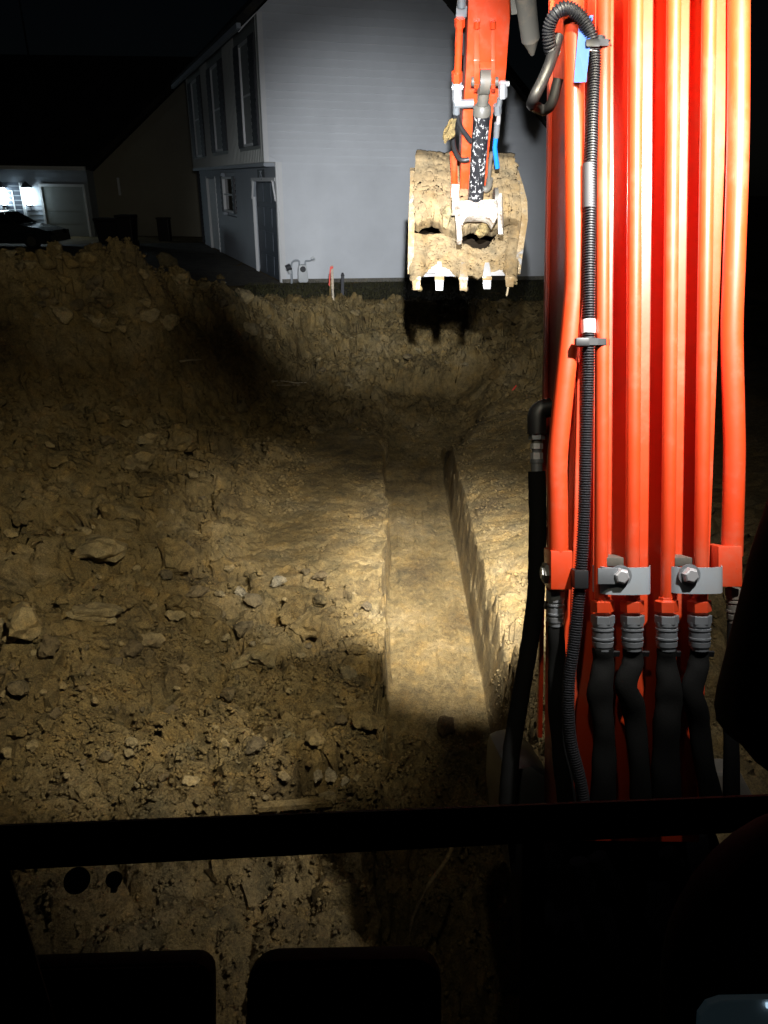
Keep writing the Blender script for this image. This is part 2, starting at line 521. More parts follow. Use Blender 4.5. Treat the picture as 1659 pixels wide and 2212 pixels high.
# ------------------------------------------------------------------ ground
def axis(*segs):
    out = []
    for a, b, st in segs:
        out.append(np.arange(a, b - 1e-6, st))
    return np.concatenate(out + [np.array([segs[-1][1]])])
gx = axis((-160, -20, 20), (-20, -9, 1.0), (-9, -5, 0.06), (-5, -0.06, 0.024), (-0.06, 0.06, 0.008), (0.06, 0.86, 0.02), (0.86, 1.1, 0.006), (1.1, 2.6, 0.024), (2.6, 6, 0.08), (6, 20, 1.0), (20, 160, 20))
gy = axis((-30, 0, 6), (0, 1.4, 0.2), (1.4, 9, 0.026), (9, 13, 0.035), (13, 17.6, 0.05), (17.6, 20, 0.3), (20, 60, 4), (60, 260, 20))
GX, GY = np.meshgrid(gx, gy)
GZ = height(GX, GY)
# push the surface sideways so clods overhang and slopes break up
ov = (np.abs(GX) < 7.5) * sstep(1.4, 2.2, GY) * (1 - sstep(16.5, 17.2, GY)) * (1 - sstep(-0.25, -0.1, GX) * (1 - sstep(1.1, 1.3, GX)) * sstep(4.2, 4.6, GY) * (1 - sstep(10.2, 11, GY)))
hp9 = 1 - 0.55 * sstep(0.0, 0.8, GZ)
ox = ov * hp9 * (0.17 * fbm(GY * 4.5, GZ * 6.5, 401) + 0.025 * slabs(GY * 8, GZ * 11, 411))
oy = ov * hp9 * (0.17 * fbm(GX * 4.5 + 9, GZ * 6.5, 402) + 0.025 * slabs(GX * 8 + 3, GZ * 11, 421))
GX, GY = GX + ox, GY + oy
nx, ny = len(gx), len(gy)
verts = np.stack([GX, GY, GZ], -1).reshape(-1, 3)
idx = np.arange(nx * ny).reshape(ny, nx)
faces = np.stack([idx[:-1, :-1], idx[:-1, 1:], idx[1:, 1:], idx[1:, :-1]], -1).reshape(-1, 4)
me = bpy.data.meshes.new('ground')
me.vertices.add(len(verts))
me.vertices.foreach_set('co', verts.ravel())
me.loops.add(faces.size)
me.loops.foreach_set('vertex_index', faces.ravel().astype(np.int32))
me.polygons.add(len(faces))
me.polygons.foreach_set('loop_start', np.arange(0, faces.size, 4, dtype=np.int32))
me.update()
me.validate()
me.shade_smooth()
me.set_sharp_from_angle(angle=R(38))
me.materials.append(M['soil'])
ground = bpy.data.objects.new('ground', me)
COL.objects.link(ground)
tag(ground, kind='structure')

def sheet(name, poly, z, m, sub=0):
    mb = MB()
    mb.add([(x, y, z) for x, y in poly], [tuple(range(len(poly)))])
    return tag(mb.build(name, m), kind='structure')

# ------------------------------------------------------------------ the house beside the dig
G0 = on_ground(610, 613)
UA, VA = R(78), R(-21.6)
HU = Vector((math.sin(UA), math.cos(UA), 0))
HV = Vector((math.sin(VA), math.cos(VA), 0))
NG = Vector((HU.y, -HU.x, 0))                 # out of the gable wall, towards the machine
NF = Vector((-HV.y, HV.x, 0))                 # out of the entrance front
Z3 = Vector((0, 0, 1))
def fpt(px, py, over=0.0):                    # point on the entrance front -> (distance along it, height)
    p = on_plane(px, py, G0 + NF * over, NF) - G0 - NF * over
    return p.dot(HV), p.z
def gpt(px, py):
    p = on_plane(px, py, G0, NG) - G0
    return p.dot(HU), p.z
def HF(b, z, o=0.0): return G0 + HV * b + Z3 * z + NF * o
def HG(a, z, o=0.0): return G0 + HU * a + Z3 * z + NG * o

house = empty('house', G0, 'two storey house with pale grey clapboard gable wall behind the excavator bucket', 'house')
OV = 0.30
JZ = gpt(600, 350)[1]
EZ = gpt(576, 27)[1]
LB = fpt(445, 537)[0]
# right-hand rake line, measured on the gable plane
ra, rb = gpt(950, -8), gpt(1160, 252)
slope_r = (rb[1] - ra[1]) / (rb[0] - ra[0])
la = -OV * 1.05
slope_l = 0.90
ridge_a = (ra[1] - slope_r * ra[0] - (EZ - slope_l * la)) / (slope_l - slope_r)
ridge_z = EZ + slope_l * (ridge_a - la)
RE_Z = 2.6
ra_end = ra[0] + (RE_Z - ra[1]) / slope_r
def gable_span(z):
    lo = 0.0 if z < JZ else la
    if z > EZ: lo = la + (z - EZ) / slope_l
    hi = ra_end
    if z > RE_Z: hi = ra[0] + (z - ra[1]) / slope_r
    return lo, hi
# wall cores
MB().prism([HG(0.02, 0, -0.03), HG(ra_end, 0, -0.03), HG(ra_end, RE_Z, -0.03), HG(ridge_a, ridge_z - 0.02, -0.03), HG(la, EZ, -0.03), HG(la, JZ, -0.03), HG(0.02, JZ, -0.03)], -NG * 0.15).build('gable_wall', M['siding'], house)
MB().prism([HG(0.0, -0.25, 0.035), HG(ra_end, -0.25, 0.035), HG(ra_end, 0.12, 0.035), HG(0.0, 0.12, 0.035)], -NG * 0.25).build('foundation', M['concrete'], house)
z = 0.12
step = 0.172
k = 0
while z < ridge_z - 0.15:
    zt = min(z + step, ridge_z - 0.02)
    lo, hi = gable_span(z)
    lo2, hi2 = gable_span(zt)
    o0, o1 = 0.030, 0.004
    lo_, lo2_ = lo + 0.10 if z < EZ else lo + 0.02, lo2 + 0.10 if zt <= EZ else lo2 + 0.02
    mb = MB()
    mb.add([HG(lo_, z, o0), HG(hi, z, o0), HG(hi2, zt, o1), HG(lo2_, zt, o1), HG(lo_, z, -0.02), HG(hi, z, -0.02), HG(hi2, zt, -0.02), HG(lo2_, zt, -0.02)],
           [(0, 1, 2, 3), (0, 4, 5, 1), (7, 6, 5, 4), (3, 2, 6, 7), (0, 3, 7, 4), (1, 5, 6, 2)])
    mb.build('siding_board', M['siding'], house)
    z += step
MB().prism([HG(0.0, 0.12, -0.02), HG(0.11, 0.12, -0.02), HG(0.11, JZ, -0.02), HG(0.0, JZ, -0.02)], NG * 0.065).build('corner_board', M['trim'], house)
MB().prism([HG(la, JZ, -0.02), HG(la + 0.12, JZ, -0.02), HG(la + 0.12, EZ, -0.02), HG(la, EZ, -0.02)], NG * 0.065).build('corner_board', M['trim'], house)
# entrance front, lower storey: door and window openings measured from the photo
gd = [fpt(546, 402), fpt(603, 392)]
g_b1, g_b0 = gd[0][0], max(0.14, gd[1][0])
g_z = fpt(572, 390)[1]
dr1, dr0 = fpt(448, 400)[0], fpt(466, 400)[0]
d_z = fpt(457, 386)[1]
wn1, wn0 = fpt(485, 420)[0], fpt(506, 420)[0]
w_z1, w_z0 = fpt(497, 382)[1], fpt(497, 458)[1]
def fbox(b0, b1, z0, z1, o0, o1):
    return MB().prism([HF(b0, z0, o0), HF(b1, z0, o0), HF(b1, z1, o0), HF(b0, z1, o0)], NF * (o1 - o0))
fbox(0.02, LB, 0, JZ, -0.30, -0.13).build('front_wall', M['facade'], house)
z = 0.05
while z < JZ - 0.02:
    zt = min(z + 0.165, JZ)
    segs, c0 = [], 0.06
    holes = []
    if zt < g_z + 0.12: holes.append((g_b0 - 0.1, g_b1 + 0.1))
    if z < w_z1 + 0.06 and zt > w_z0 - 0.06: holes.append((wn0 - 0.35, wn1 + 0.35))
    if zt < d_z + 0.08: holes.append((dr0 - 0.12, dr1 + 0.12))
    for h0, h1 in sorted(holes):
        if h0 > c0 + 0.02: segs.append((c0, h0))
        c0 = max(c0, h1)
    if c0 < LB: segs.append((c0, LB))
    for s0, s1 in segs:
        mb = MB()
        mb.add([HF(s0, z, 0.028), HF(s1, z, 0.028), HF(s1, zt, 0.003), HF(s0, zt, 0.003), HF(s0, z, -0.12), HF(s1, z, -0.12), HF(s1, zt, -0.12), HF(s0, zt, -0.12)],
               [(0, 1, 2, 3), (0, 4, 5, 1), (7, 6, 5, 4), (3, 2, 6, 7), (0, 3, 7, 4), (1, 5, 6, 2)])
        mb.build('siding_board', M['facade'], house)
    z += 0.165
fbox(0.0, 0.055, 0.0, JZ, -0.12, 0.045).build('corner_board', M['trim'], house)
# garage door with clipped upper corners
gdoor = fbox(g_b0, g_b1, 0.0, g_z, -0.12, -0.09).build('garage_door', M['garage'], house)
for i in range(4):
    zz0, zz1 = 0.03 + i * (g_z / 4), (i + 1) * g_z / 4 - 0.02
    for j in range(3):
        bb0 = g_b0 + 0.06 + j * (g_b1 - g_b0 - 0.08) / 3
        fbox(bb0, bb0 + (g_b1 - g_b0) / 3 - 0.1, zz0 + 0.05, zz1 - 0.03, -0.09, -0.065).build('door_panel', M['garage'], gdoor, bevel=0.012)
cl = 0.28
for s, e in ((g_b0, 1), (g_b1, -1)):
    MB().prism([HF(s, g_z, -0.05), HF(s + e * cl, g_z, -0.05), HF(s, g_z - cl * 1.7, -0.05)], NF * 0.075).build('corner_bracket', M['facade'], house)
    fbox(s - 0.03, s + 0.03, 0, g_z, -0.05, 0.035).build('door_trim', M['trim'], house)
    MB().bar(HF(s + e * 0.01, g_z - cl * 1.7, 0.04), HF(s + e * cl, g_z, 0.04), 0.05, 0.03).build('door_trim', M['trim'], house)
fbox(g_b0, g_b1, g_z - 0.02, g_z + 0.07, -0.05, 0.052).build('door_trim', M['trim'], house)
# entrance door, far end
ed = fbox(dr0, dr1, 0.05, d_z, -0.11, -0.05).build('entrance_door', M['trim'], house)
for i in range(2):
    fbox(dr0 + 0.12, dr1 - 0.12, 0.25 + i * 1.0, 1.1 + i * 0.95, -0.05, -0.03).build('door_panel', M['trim'], ed)
MB().tube([HF(dr0 + 0.12, 1.0, -0.05), HF(dr0 + 0.12, 1.0, 0.03)], 0.03).build('door_knob', M['steel'], ed)
fbox(dr0 - 0.09, dr0, 0.03, d_z + 0.08, -0.1, 0.04).build('door_trim', M['trim'], house)
fbox(dr1, dr1 + 0.09, 0.03, d_z + 0.08, -0.1, 0.04).build('door_trim', M['trim'], house)
def window(b0, b1, z0, z1, o, sh, parent):
    wd = fbox(b0, b1, z0, z1, o - 0.09, o - 0.06).build('window', M['glass'], parent)
    f = 0.06
    fbox(b0, b0 + f, z0, z1, o - 0.06, o + 0.03).build('window_frame', M['trim'], wd)
    fbox(b1 - f, b1, z0, z1, o - 0.06, o + 0.03).build('window_frame', M['trim'], wd)
    fbox(b0 + f, b1 - f, z1 - f, z1, o - 0.06, o + 0.025).build('window_frame', M['trim'], wd)
    fbox(b0 + f, b1 - f, z0, z0 + f, o - 0.06, o + 0.035).build('window_sill', M['trim'], wd)
    fbox(b0 + f, b1 - f, (z0 + z1) / 2 - 0.025, (z0 + z1) / 2 + 0.025, o - 0.06, o - 0.01).build('sash_rail', M['trim'], wd)
    for s0, s1 in ((b0 - sh, b0 - 0.01), (b1 + 0.01, b1 + sh)):
        st = fbox(s0, s1, z0 - 0.02, z1 + 0.02, o, o + 0.035).build('shutter', M['shutter'], parent)
        n = int((z1 - z0) / 0.16)
        for q in range(n):
            zq = z0 + 0.04 + q * (z1 - z0 - 0.08) / n
            fbox(s0 + 0.03, s1 - 0.03, zq, zq + 0.09, o + 0.035, o + 0.05).build('shutter_slat', M['shutter'], st)
window(wn0, wn1, w_z0, w_z1, 0.03, 0.30, house)
# upper storey front with vertical battens, jettied out
UO = OV
ub1 = fpt(402, 195, UO)[0]
fbox(0.10, ub1, JZ - 0.02, EZ, UO - 0.3, UO - 0.012).build('upper_front_wall', M['panel'], house)
fbox(0.10, ub1, JZ - 0.10, JZ - 0.022, -0.02, UO + 0.01).build('jetty_soffit', M['facade'], house)
wins = []
for (xa, xb, yt, yb) in ((512, 556, 84, 317), (453, 487, 135, 328), (413, 440, 168, 340)):
    b1_, b0_ = fpt(xa, (yt + yb) / 2, UO)[0], fpt(xb, (yt + yb) / 2, UO)[0]
    xm = (xa + xb) / 2
    wins.append((b0_, b1_, fpt(xm, yb, UO)[1], min(EZ - 0.25, fpt(xm, yt, UO)[1])))
b = 0.11
while b < ub1:
    ok = not any(w0 - 0.05 < b < w1 + 0.05 for w0, w1, _, _ in wins)
    if ok:
        fbox(b, b + 0.035, JZ, EZ - 0.02, UO - 0.012, UO + 0.012).build('batten', M['panel'], house)
    else:
        fbox(b, b + 0.035, JZ, min(w[2] for w in wins) - 0.05, UO - 0.012, UO + 0.012).build('batten', M['panel'], house)
    b += 0.20
for (w0, w1, zz0, zz1) in wins:
    sh = (w1 - w0) * 0.26
    window(w0 + sh, w1 - sh, zz0, zz1, UO + 0.006, sh, house)
# roof: two slopes, eave fascia and gutter
th = 0.22
OVR = 0.25
def roof_slab(p, q, drop):
    off = Vector((0, 0, th))
    a0, a1 = HG(*p, OVR), HG(*q, OVR)
    back = HV * (ub1 + 0.3) - NG * 0.0
    return MB().prism([a0, a1, a1 + back, a0 + back], off)
eave_l = (la - 0.45, EZ - 0.45 * slope_l + 0.02)
roof = roof_slab(eave_l, (ridge_a, ridge_z + 0.02), 0).build('roof', M['shingle'], house)
roof_slab((ridge_a, ridge_z + 0.021), (ra_end + 0.4, RE_Z + 0.4 * slope_r + 0.02), 0).build('roof', M['shingle'], house)
MB().prism([HG(eave_l[0], eave_l[1], 0.0), HG(la, EZ, 0.0), HG(la, EZ - 0.02, 0.0), HG(eave_l[0] + 0.02, EZ - 0.42, 0)], NG * 0.02).build('eave_return', M['trim'], house)
MB().bar(HF(-0.2, eave_l[1] + 0.05, OV + 0.42 + 0.07), HF(ub1, eave_l[1] + 0.05, OV + 0.42 + 0.07), 0.1, 0.11).build('gutter', M['facade'], roof)
MB().bar(HF(LB, 0.1, 0.06), HF(LB, JZ, 0.06), 0.08, 0.08).build('downspout', M['shutter'], house)
MB().prism([HF(LB + 0.02, 0, -0.2), HF(LB + 0.02, JZ, -0.2), HF(LB + 0.02, JZ, -6), HF(LB + 0.02, 0, -6)], HV * 0.1).build('back_wall', M['siding'], house)
# house number on a dark plate
nb, nz = fpt(567, 380)
plate = fbox(nb - 0.42, nb + 0.42, nz - 0.16, nz + 0.16, 0.03, 0.045).build('number_plate', M['shutter'], house)
def lettering(text, origin, xdir, ydir, size, m, name, parent):
    fc = bpy.data.curves.new(name, 'FONT')
    fc.body = text
    fc.size = size
    fc.align_x = 'CENTER'
    fc.align_y = 'CENTER'
    fc.extrude = 0.004
    o = bpy.data.objects.new(name + '_curve', fc)
    COL.objects.link(o)
    dg = bpy.context.evaluated_depsgraph_get()
    meh = bpy.data.meshes.new_from_object(o.evaluated_get(dg))
    bpy.data.objects.remove(o)
    x, y = Vector(xdir).normalized(), Vector(ydir).normalized()
    nrm = x.cross(y)
    for v in meh.vertices:
        c = v.co
        v.co = Vector(origin) + x * c.x + y * c.y + nrm * c.z
    meh.materials.clear()
    meh.materials.append(m)
    t = bpy.data.objects.new(name, meh)
    COL.objects.link(t)
    t.parent = parent
    return t
lettering('75', HF(nb, nz, 0.05), -HV * 1.0, Z3, 0.34, M['facade'], 'house_number', plate)
# spots of weathered paint by the garage door
# ------------------------------------------------------------------ lawn strip, drive
lp = [on_ground(560, 622), on_ground(540, 640)]
lawn_poly = []
n = 60
for i in range(n + 1):
    x = -4.2 + 13 * i / n
    lawn_poly.append((x, 17.15 + 0.35 * float(fbm(np.array([x * 1.2]), np.array([0.0]), 3)[0])))
lawn_poly += [(9, 24), (-3.2, 20.2)]
sheet('lawn', lawn_poly, 0.02, M['lawn'])
drv = [HF(-0.3, 0, 0.04), HF(LB + 1, 0, 0.04), HF(LB + 1, 0, 6), HF(-0.3, 0, 4.0)]
sheet('driveway', [(p.x, p.y) for p in drv], 0.028, M['concrete'])
mb = MB()
for i in range(9000):
    x = random.uniform(-3.6, 6.5)
    y = random.uniform(17.0, 20.2 + 0.2 * x)
    if (Vector((x, y, 0)) - G0).dot(NG) < 0.05: continue
    h = random.uniform(0.03, 0.10)
    a = random.uniform(0, 6.28)
    dx, dy = math.cos(a) * 0.012, math.sin(a) * 0.012
    lx, ly = random.uniform(-.04, .04), random.uniform(-.04, .04)
    mb.add([(x - dx, y - dy, 0.015), (x + dx, y + dy, 0.015), (x + lx, y + ly, h)], [(0, 1, 2)])
tag(mb.build('lawn_grass', M['grass']), 'short dark grass strip along the foot of the pale gable wall', 'grass', kind='stuff')

# gas meter against the gable wall
gm0 = gpt(650, 612)
gm = empty('gas_meter', HG(gm0[0], 0), 'small grey gas meter with looping pipes at foot of gable wall', 'gas meter')
def GP(px, py, o): 
    a, zz = gpt(px, py)
    return HG(a, zz, o)
def gtube(pts, r, name, m, o=0.16):
    return MB().tube(spline([GP(a, b, o) for a, b in pts], 5), r, 8).build(name, m, gm, smooth=40)
gtube([(629, 615), (629, 592), (628, 582)], 0.03, 'riser_pipe', M['pipe'])
gtube([(628, 578), (629, 567), (634, 562), (644, 562), (645, 572)], 0.022, 'inlet_pipe', M['pipe'])
gtube([(658, 572), (659, 563), (668, 562), (678, 558)], 0.022, 'outlet_pipe', M['pipe'])
bo = MB()
c0 = GP(652, 590, 0.16)
prof = [(644, 570), (659, 570), (662, 585), (664, 604), (661, 608), (645, 608), (642, 604), (642, 585)]
bo.prism([GP(a, b, 0.06) for a, b in prof], NG * 0.22)
body = bo.build('meter_body', M['meter'], gm, bevel=0.03, smooth=40)
MB().tube([GP(652, 579, 0.28), GP(652, 579, 0.31)], 0.075, 14).build('index_dial', M['shutter'], body, smooth=40)
MB().tube([GP(617, 579, 0.16), GP(627, 574, 0.16)], 0.085, 14).build('regulator_cap', M['shutter'], gm, smooth=40)
MB().tube([GP(621, 578, 0.16), GP(626, 590, 0.16)], [0.07, 0.045], 12).build('regulator', M['meter'], gm, smooth=40)
MB().tube([GP(676, 559, 0.02), GP(676, 559, 0.12)], 0.06, 10).build('wall_flange', M['meter'], gm, smooth=40)

# survey lath with red ribbon, dark post
def stake(px, ptop, pbot, Y, wd, m, name, label, cat, lean=0.0):
    b_ = crest(px, pbot, Y)
    t_ = crest(px + lean, ptop, Y)
    e = empty(name, b_, label, cat)
    MB().bar(b_ - Z3 * 0.25, t_, wd, wd * 0.45, (0, 1, 0)).build('lath', m, e, bevel=0.004)
    return e, b_, t_
e, b_, t_ = stake(720, 573, 648, 16.0, 0.05, M['wood'], 'survey_stake', 'pale wooden survey stake with red ribbon standing on the far dirt mound', 'stake', -3)
MB().prism([t_ + Vector((-0.035, -0.03, -0.02)), t_ + Vector((0.03, -0.03, -0.02)), t_ + Vector((0.03, -0.03, -0.06)), t_ + Vector((-0.02, -0.03, -0.08)), t_ + Vector((-0.05, -0.03, -0.42)), t_ + Vector((-0.075, -0.03, -0.40)), t_ + Vector((-0.05, -0.03, -0.1))], (0, 0.01, 0)).build('ribbon', M['ribbon'], e)
e, b_, t_ = stake(713, 606, 648, 16.05, 0.035, M['clod'], 'grade_stake', 'short brown wooden stake just left of the pale survey stake', 'stake', 0)
e, b_, t_ = stake(740, 594, 650, 17.0, 0.07, M['shutter'], 'utility_post', 'dark slim post standing right of the pale survey stake', 'post', 0)
MB().tube([t_ - Z3 * 0.02, t_ + Z3 * 0.05], [0.045, 0.02], 10).build('post_cap', M['shutter'], e)

# ------------------------------------------------------------------ neighbour house with lit lanterns
NY = 36.0
nh = empty('neighbour_house', (-15, NY, 0), 'dark neighbouring house at left with two lit porch lanterns and a garage door', 'house')
def NP(px, py, Y=NY): return crest(px, py, Y)
zE = NP(100, 366).z
xl, xr = NP(-120, 450).x, NP(196, 450).x
MB().box(((xl + xr) / 2, NY + 0.6, zE / 2), (xr - xl, 1.0, zE)).build('front_wall', M['facade'], nh)
z = 0.1
gx0, gx1, gz1 = NP(105, 500).x, NP(192, 500).x, NP(150, 404).z
while z < zE - 0.1:
    for s0, s1 in (((xl, gx0 - 0.12), (gx1 + 0.1, xr)) if z < gz1 else ((xl, xr),)):
        MB().hexa([(s0, NY + 0.06, z), (s1, NY + 0.06, z), (s1, NY + 0.10, z), (s0, NY + 0.10, z), (s0, NY + 0.085, z + 0.19), (s1, NY + 0.085, z + 0.19), (s1, NY + 0.1, z + 0.19), (s0, NY + 0.1, z + 0.19)]).build('siding_board', M['facade'], nh)
    z += 0.2
ngd = MB().box(((gx0 + gx1) / 2, NY + 0.08, gz1 / 2), (gx1 - gx0, 0.06, gz1)).build('garage_door', M['panel'], nh)
for i in range(4):
    MB().box(((gx0 + gx1) / 2, NY + 0.045, gz1 * (i + 0.5) / 4), (gx1 - gx0 - 0.06, 0.02, gz1 / 4 - 0.05)).build('door_panel', M['panel'], ngd)
for xx in (gx0 - 0.06, gx1 + 0.05):
    MB().box((xx, NY + 0.05, gz1 / 2), (0.1, 0.12, gz1)).build('door_trim', M['trim'], nh)
MB().box(((gx0 + gx1) / 2, NY + 0.045, gz1 + 0.06), (gx1 - gx0 + 0.2, 0.12, 0.11)).build('door_trim', M['trim'], nh)
pdx0, pdx1, pdz = NP(12, 450).x, NP(50, 450).x, NP(30, 394).z
pd = MB().box(((pdx0 + pdx1) / 2, NY + 0.09, pdz / 2), (pdx1 - pdx0, 0.05, pdz)).build('front_door', M['garage'], nh)
MB().box(((pdx0 + pdx1) / 2, NY + 0.05, pdz * 0.6), (0.05, 0.04, pdz * 0.5)).build('door_glazing', M['trim'], pd)
for xx in (pdx0 - 0.05, pdx1 + 0.05):
    MB().box((xx, NY + 0.05, pdz / 2), (0.1, 0.12, pdz)).build('door_trim', M['trim'], nh)
# roof and gable end of the next bay
rz = NP(100, 150).z
MB().prism([(xl - 1, NY - 0.6, zE), (xr + 0.2, NY - 0.6, zE), (xr + 4.9, NY + 5, rz + 1.0), (xl - 1, NY + 5, rz + 1.0)], (0, 0, 0.2)).build('roof', M['shingle'], nh)
MB().box(((xl + xr) / 2, NY - 0.62, zE + 0.05), (xr - xl + 0.5, 0.12, 0.16)).build('gutter', M['trim'], nh)
ga, gb = NP(197, 372, NY + 0.7), NP(402, 168, NY + 0.7)
gsl = (gb.z - ga.z) / (gb.x - ga.x)
gx9 = ga.x + 14
zz9 = gb.z + 1.2
MB().prism([(ga.x, NY + 0.9, 0), (gx9, NY + 0.9, 0), (gx9, NY + 0.9, ga.z), (gb.x + 1.5, NY + 0.9, gb.z + 1.5 * gsl), (ga.x, NY + 0.9, ga.z)], (0, 0.3, 0)).build('gable_wall', M['tan_wall'], nh)
MB().prism([(ga.x - 0.3, NY + 0.5, ga.z - 0.3 * gsl + 0.05), (gb.x + 1.5, NY + 0.5, gb.z + 1.5 * gsl + 0.05), (gb.x + 1.5, NY + 9, gb.z + 1.5 * gsl + 0.05), (ga.x - 0.3, NY + 9, ga.z - 0.3 * gsl + 0.05)], (0, 0, 0.25)).build('roof', M['shingle'], nh)
sl = NP(257, 403, NY + 0.85)
MB().box((sl.x, NY + 0.86, sl.z), (0.10, 0.08, 0.75)).build('vent_slot', M['trim'], nh)
# lit lanterns
for i, (px, side) in enumerate(((6, 'left'), (60, 'right'))):
    p = NP(px, 424, NY - 0.1)
    e = empty('wall_lantern', p, 'glowing white wall lantern ' + ('left' if i == 0 else 'right') + ' of the neighbour front door', 'lantern', 'porch lanterns')
    MB().tube([p + Vector((0, 0, zq)) for zq in (-0.36, -0.3, -0.15, 0.05, 0.22, 0.33, 0.36)], [0.07, 0.15, 0.21, 0.24, 0.21, 0.14, 0.08], 14).build('lantern_glass', M['lantern'], e, smooth=30)
    MB().tube([p + Vector((0, 0, 0.37)), p + Vector((0, 0, 0.42)), p + Vector((0, 0, 0.62))], [0.26, 0.22, 0.03], 8).build('lantern_cap', M['shutter'], e)
    MB().bar(p + Vector((0, 0, 0.3)), Vector((p.x, NY + 0.12, p.z + 0.3)), 0.05, 0.05).build('bracket', M['shutter'], e)
    MB().tube([p + Vector((0, 0, -0.45)), p + Vector((0, 0, -0.37))], [0.07, 0.16], 8).build('lantern_base', M['shutter'], e)
    l = bpy.data.lights.new('lantern_light', 'POINT')
    l.energy = 8
    l.color = (0.42, 0.74, 1.0)
    l.shadow_soft_size = 0.12
    lo = bpy.data.objects.new('lantern_light', l)
    lo.location = p + Vector((0, -0.26, 0))
    COL.objects.link(lo)

# parked car, nose to the right
cr = crest(137, 540, 30)
cx1, cy = cr.x, 30.0
cz = 0.0
car = empty('parked_car', (cx1 - 2.3, cy, 0), 'dark sedan parked before the lit porch of the neighbour house', 'car')
ctop = crest(40, 456, 30).z
sc_ = ctop / 1.46
prof = [(0.0, 0.28), (0.02, 0.55), (0.12, 0.72), (0.55, 0.84), (1.2, 0.94), (1.35, 0.98), (2.05, 1.40), (2.4, 1.46), (3.1, 1.43), (3.7, 1.12), (4.4, 1.02), (4.55, 0.75), (4.55, 0.3)]
low = [(4.2, 0.2), (0.3, 0.2)]
def carpt(x, zz, yy): return Vector((cx1 - x * sc_, cy + yy, zz * sc_))
mb = MB()
ring = prof + low
wid = lambda zz: 0.88 if zz < 0.95 else 0.88 - (zz - 0.95) * 0.5
vs = [carpt(x, zz, -wid(zz)) for x, zz in ring] + [carpt(x, zz, wid(zz)) for x, zz in ring]
nn = len(ring)
mb.add(vs, [tuple(range(nn)), tuple(range(2 * nn - 1, nn - 1, -1))] + [(i, (i + 1) % nn, nn + (i + 1) % nn, nn + i) for i in range(nn)])
mb.build('body', M['car'], car, smooth=25)
MB().prism([carpt(1.42, 0.99, -0.868), carpt(2.08, 1.34, -0.69), carpt(3.05, 1.36, -0.68), carpt(3.55, 1.02, -0.85)], (0, -0.012, 0)).build('side_window', M['glass'], car)
MB().prism([carpt(1.36, 1.0, -0.7), carpt(1.36, 1.0, 0.7), carpt(2.03, 1.40, 0.55), carpt(2.03, 1.40, -0.55)], (0.02, 0, 0.025)).build('windscreen', M['glass'], car)
for x in (0.85, 3.6):
    for s in (-1, 1):
        c = carpt(x, 0.31, s * 0.86)
        wh = MB().tube([c - Vector((0, 0.1, 0)), c + Vector((0, 0.1, 0))], 0.32 * sc_, 20).build('wheel', M['rubber'], car, smooth=40)
        MB().tube([c - Vector((0, 0.12, 0)), c + Vector((0, 0.12, 0))], 0.2 * sc_, 14).build('rim', M['dark_steel'], wh, smooth=40)
for s in (-1, 1):
    MB().box(carpt(0.1, 0.66, s * 0.68), (0.2, 0.3, 0.12)).build('headlight', M['glass'], car, bevel=0.03)
MB().box(carpt(1.5, 1.03, -0.98), (0.16, 0.18, 0.12)).build('side_mirror', M['car'], car, bevel=0.04)

# wheelie bins and a small crate by the tan gable wall
def wheelie(px0, px1, ptop, pbot, Y, label):
    b0, b1 = crest(px0, pbot, Y), crest(px1, pbot, Y)
    t = crest(px0, ptop, Y).z
    z0 = 0.0
    cxm, wd = (b0.x + b1.x) / 2, (b1.x - b0.x) / 2
    e = empty('wheelie_bin', (cxm, Y, 0), label, 'bin', 'bins beside the neighbour house')
    f = 0.82
    MB().hexa([(cxm - wd * f, Y - 0.3, z0 + 0.06), (cxm + wd * f, Y - 0.3, z0 + 0.06), (cxm + wd * f, Y + 0.3, z0 + 0.06), (cxm - wd * f, Y + 0.3, z0 + 0.06),
               (cxm - wd, Y - 0.38, t - 0.12), (cxm + wd, Y - 0.38, t - 0.12), (cxm + wd, Y + 0.38, t - 0.12), (cxm - wd, Y + 0.38, t - 0.12)]).build('bin_body', M['bin'], e, bevel=0.03)
    MB().box((cxm, Y, t - 0.06), (wd * 2.1, 0.84, 0.10)).build('lid', M['bin'], e, bevel=0.03)
    MB().tube([(cxm - wd, Y + 0.42, t - 0.1), (cxm + wd, Y + 0.42, t - 0.1)], 0.03, 8).build('handle', M['bin'], e)
    for s in (-1, 1):
        MB().tube([(cxm + s * wd * 0.8 - 0.03, Y + 0.32, 0.13), (cxm + s * wd * 0.8 + 0.03, Y + 0.32, 0.13)], 0.13, 12).build('wheel', M['rubber'], e)
wheelie(217, 268, 470, 530, 31.0, 'black wheelie bin with open rim left of its taller neighbour')
wheelie(262, 296, 463, 528, 30.4, 'taller dark red wheelie bin against the tan gable wall')
pb = crest(357, 512, 34)
e = empty('utility_box', (pb.x, 34, 0), 'small dark utility box at foot of the tan gable wall', 'box')
MB().box((pb.x, 34, 0.45), (0.5, 0.4, 0.9)).build('box_body', M['bin'], e, bevel=0.03)
MB().box((pb.x, 34, 0.93), (0.56, 0.46, 0.06)).build('lid', M['bin'], e, bevel=0.01)
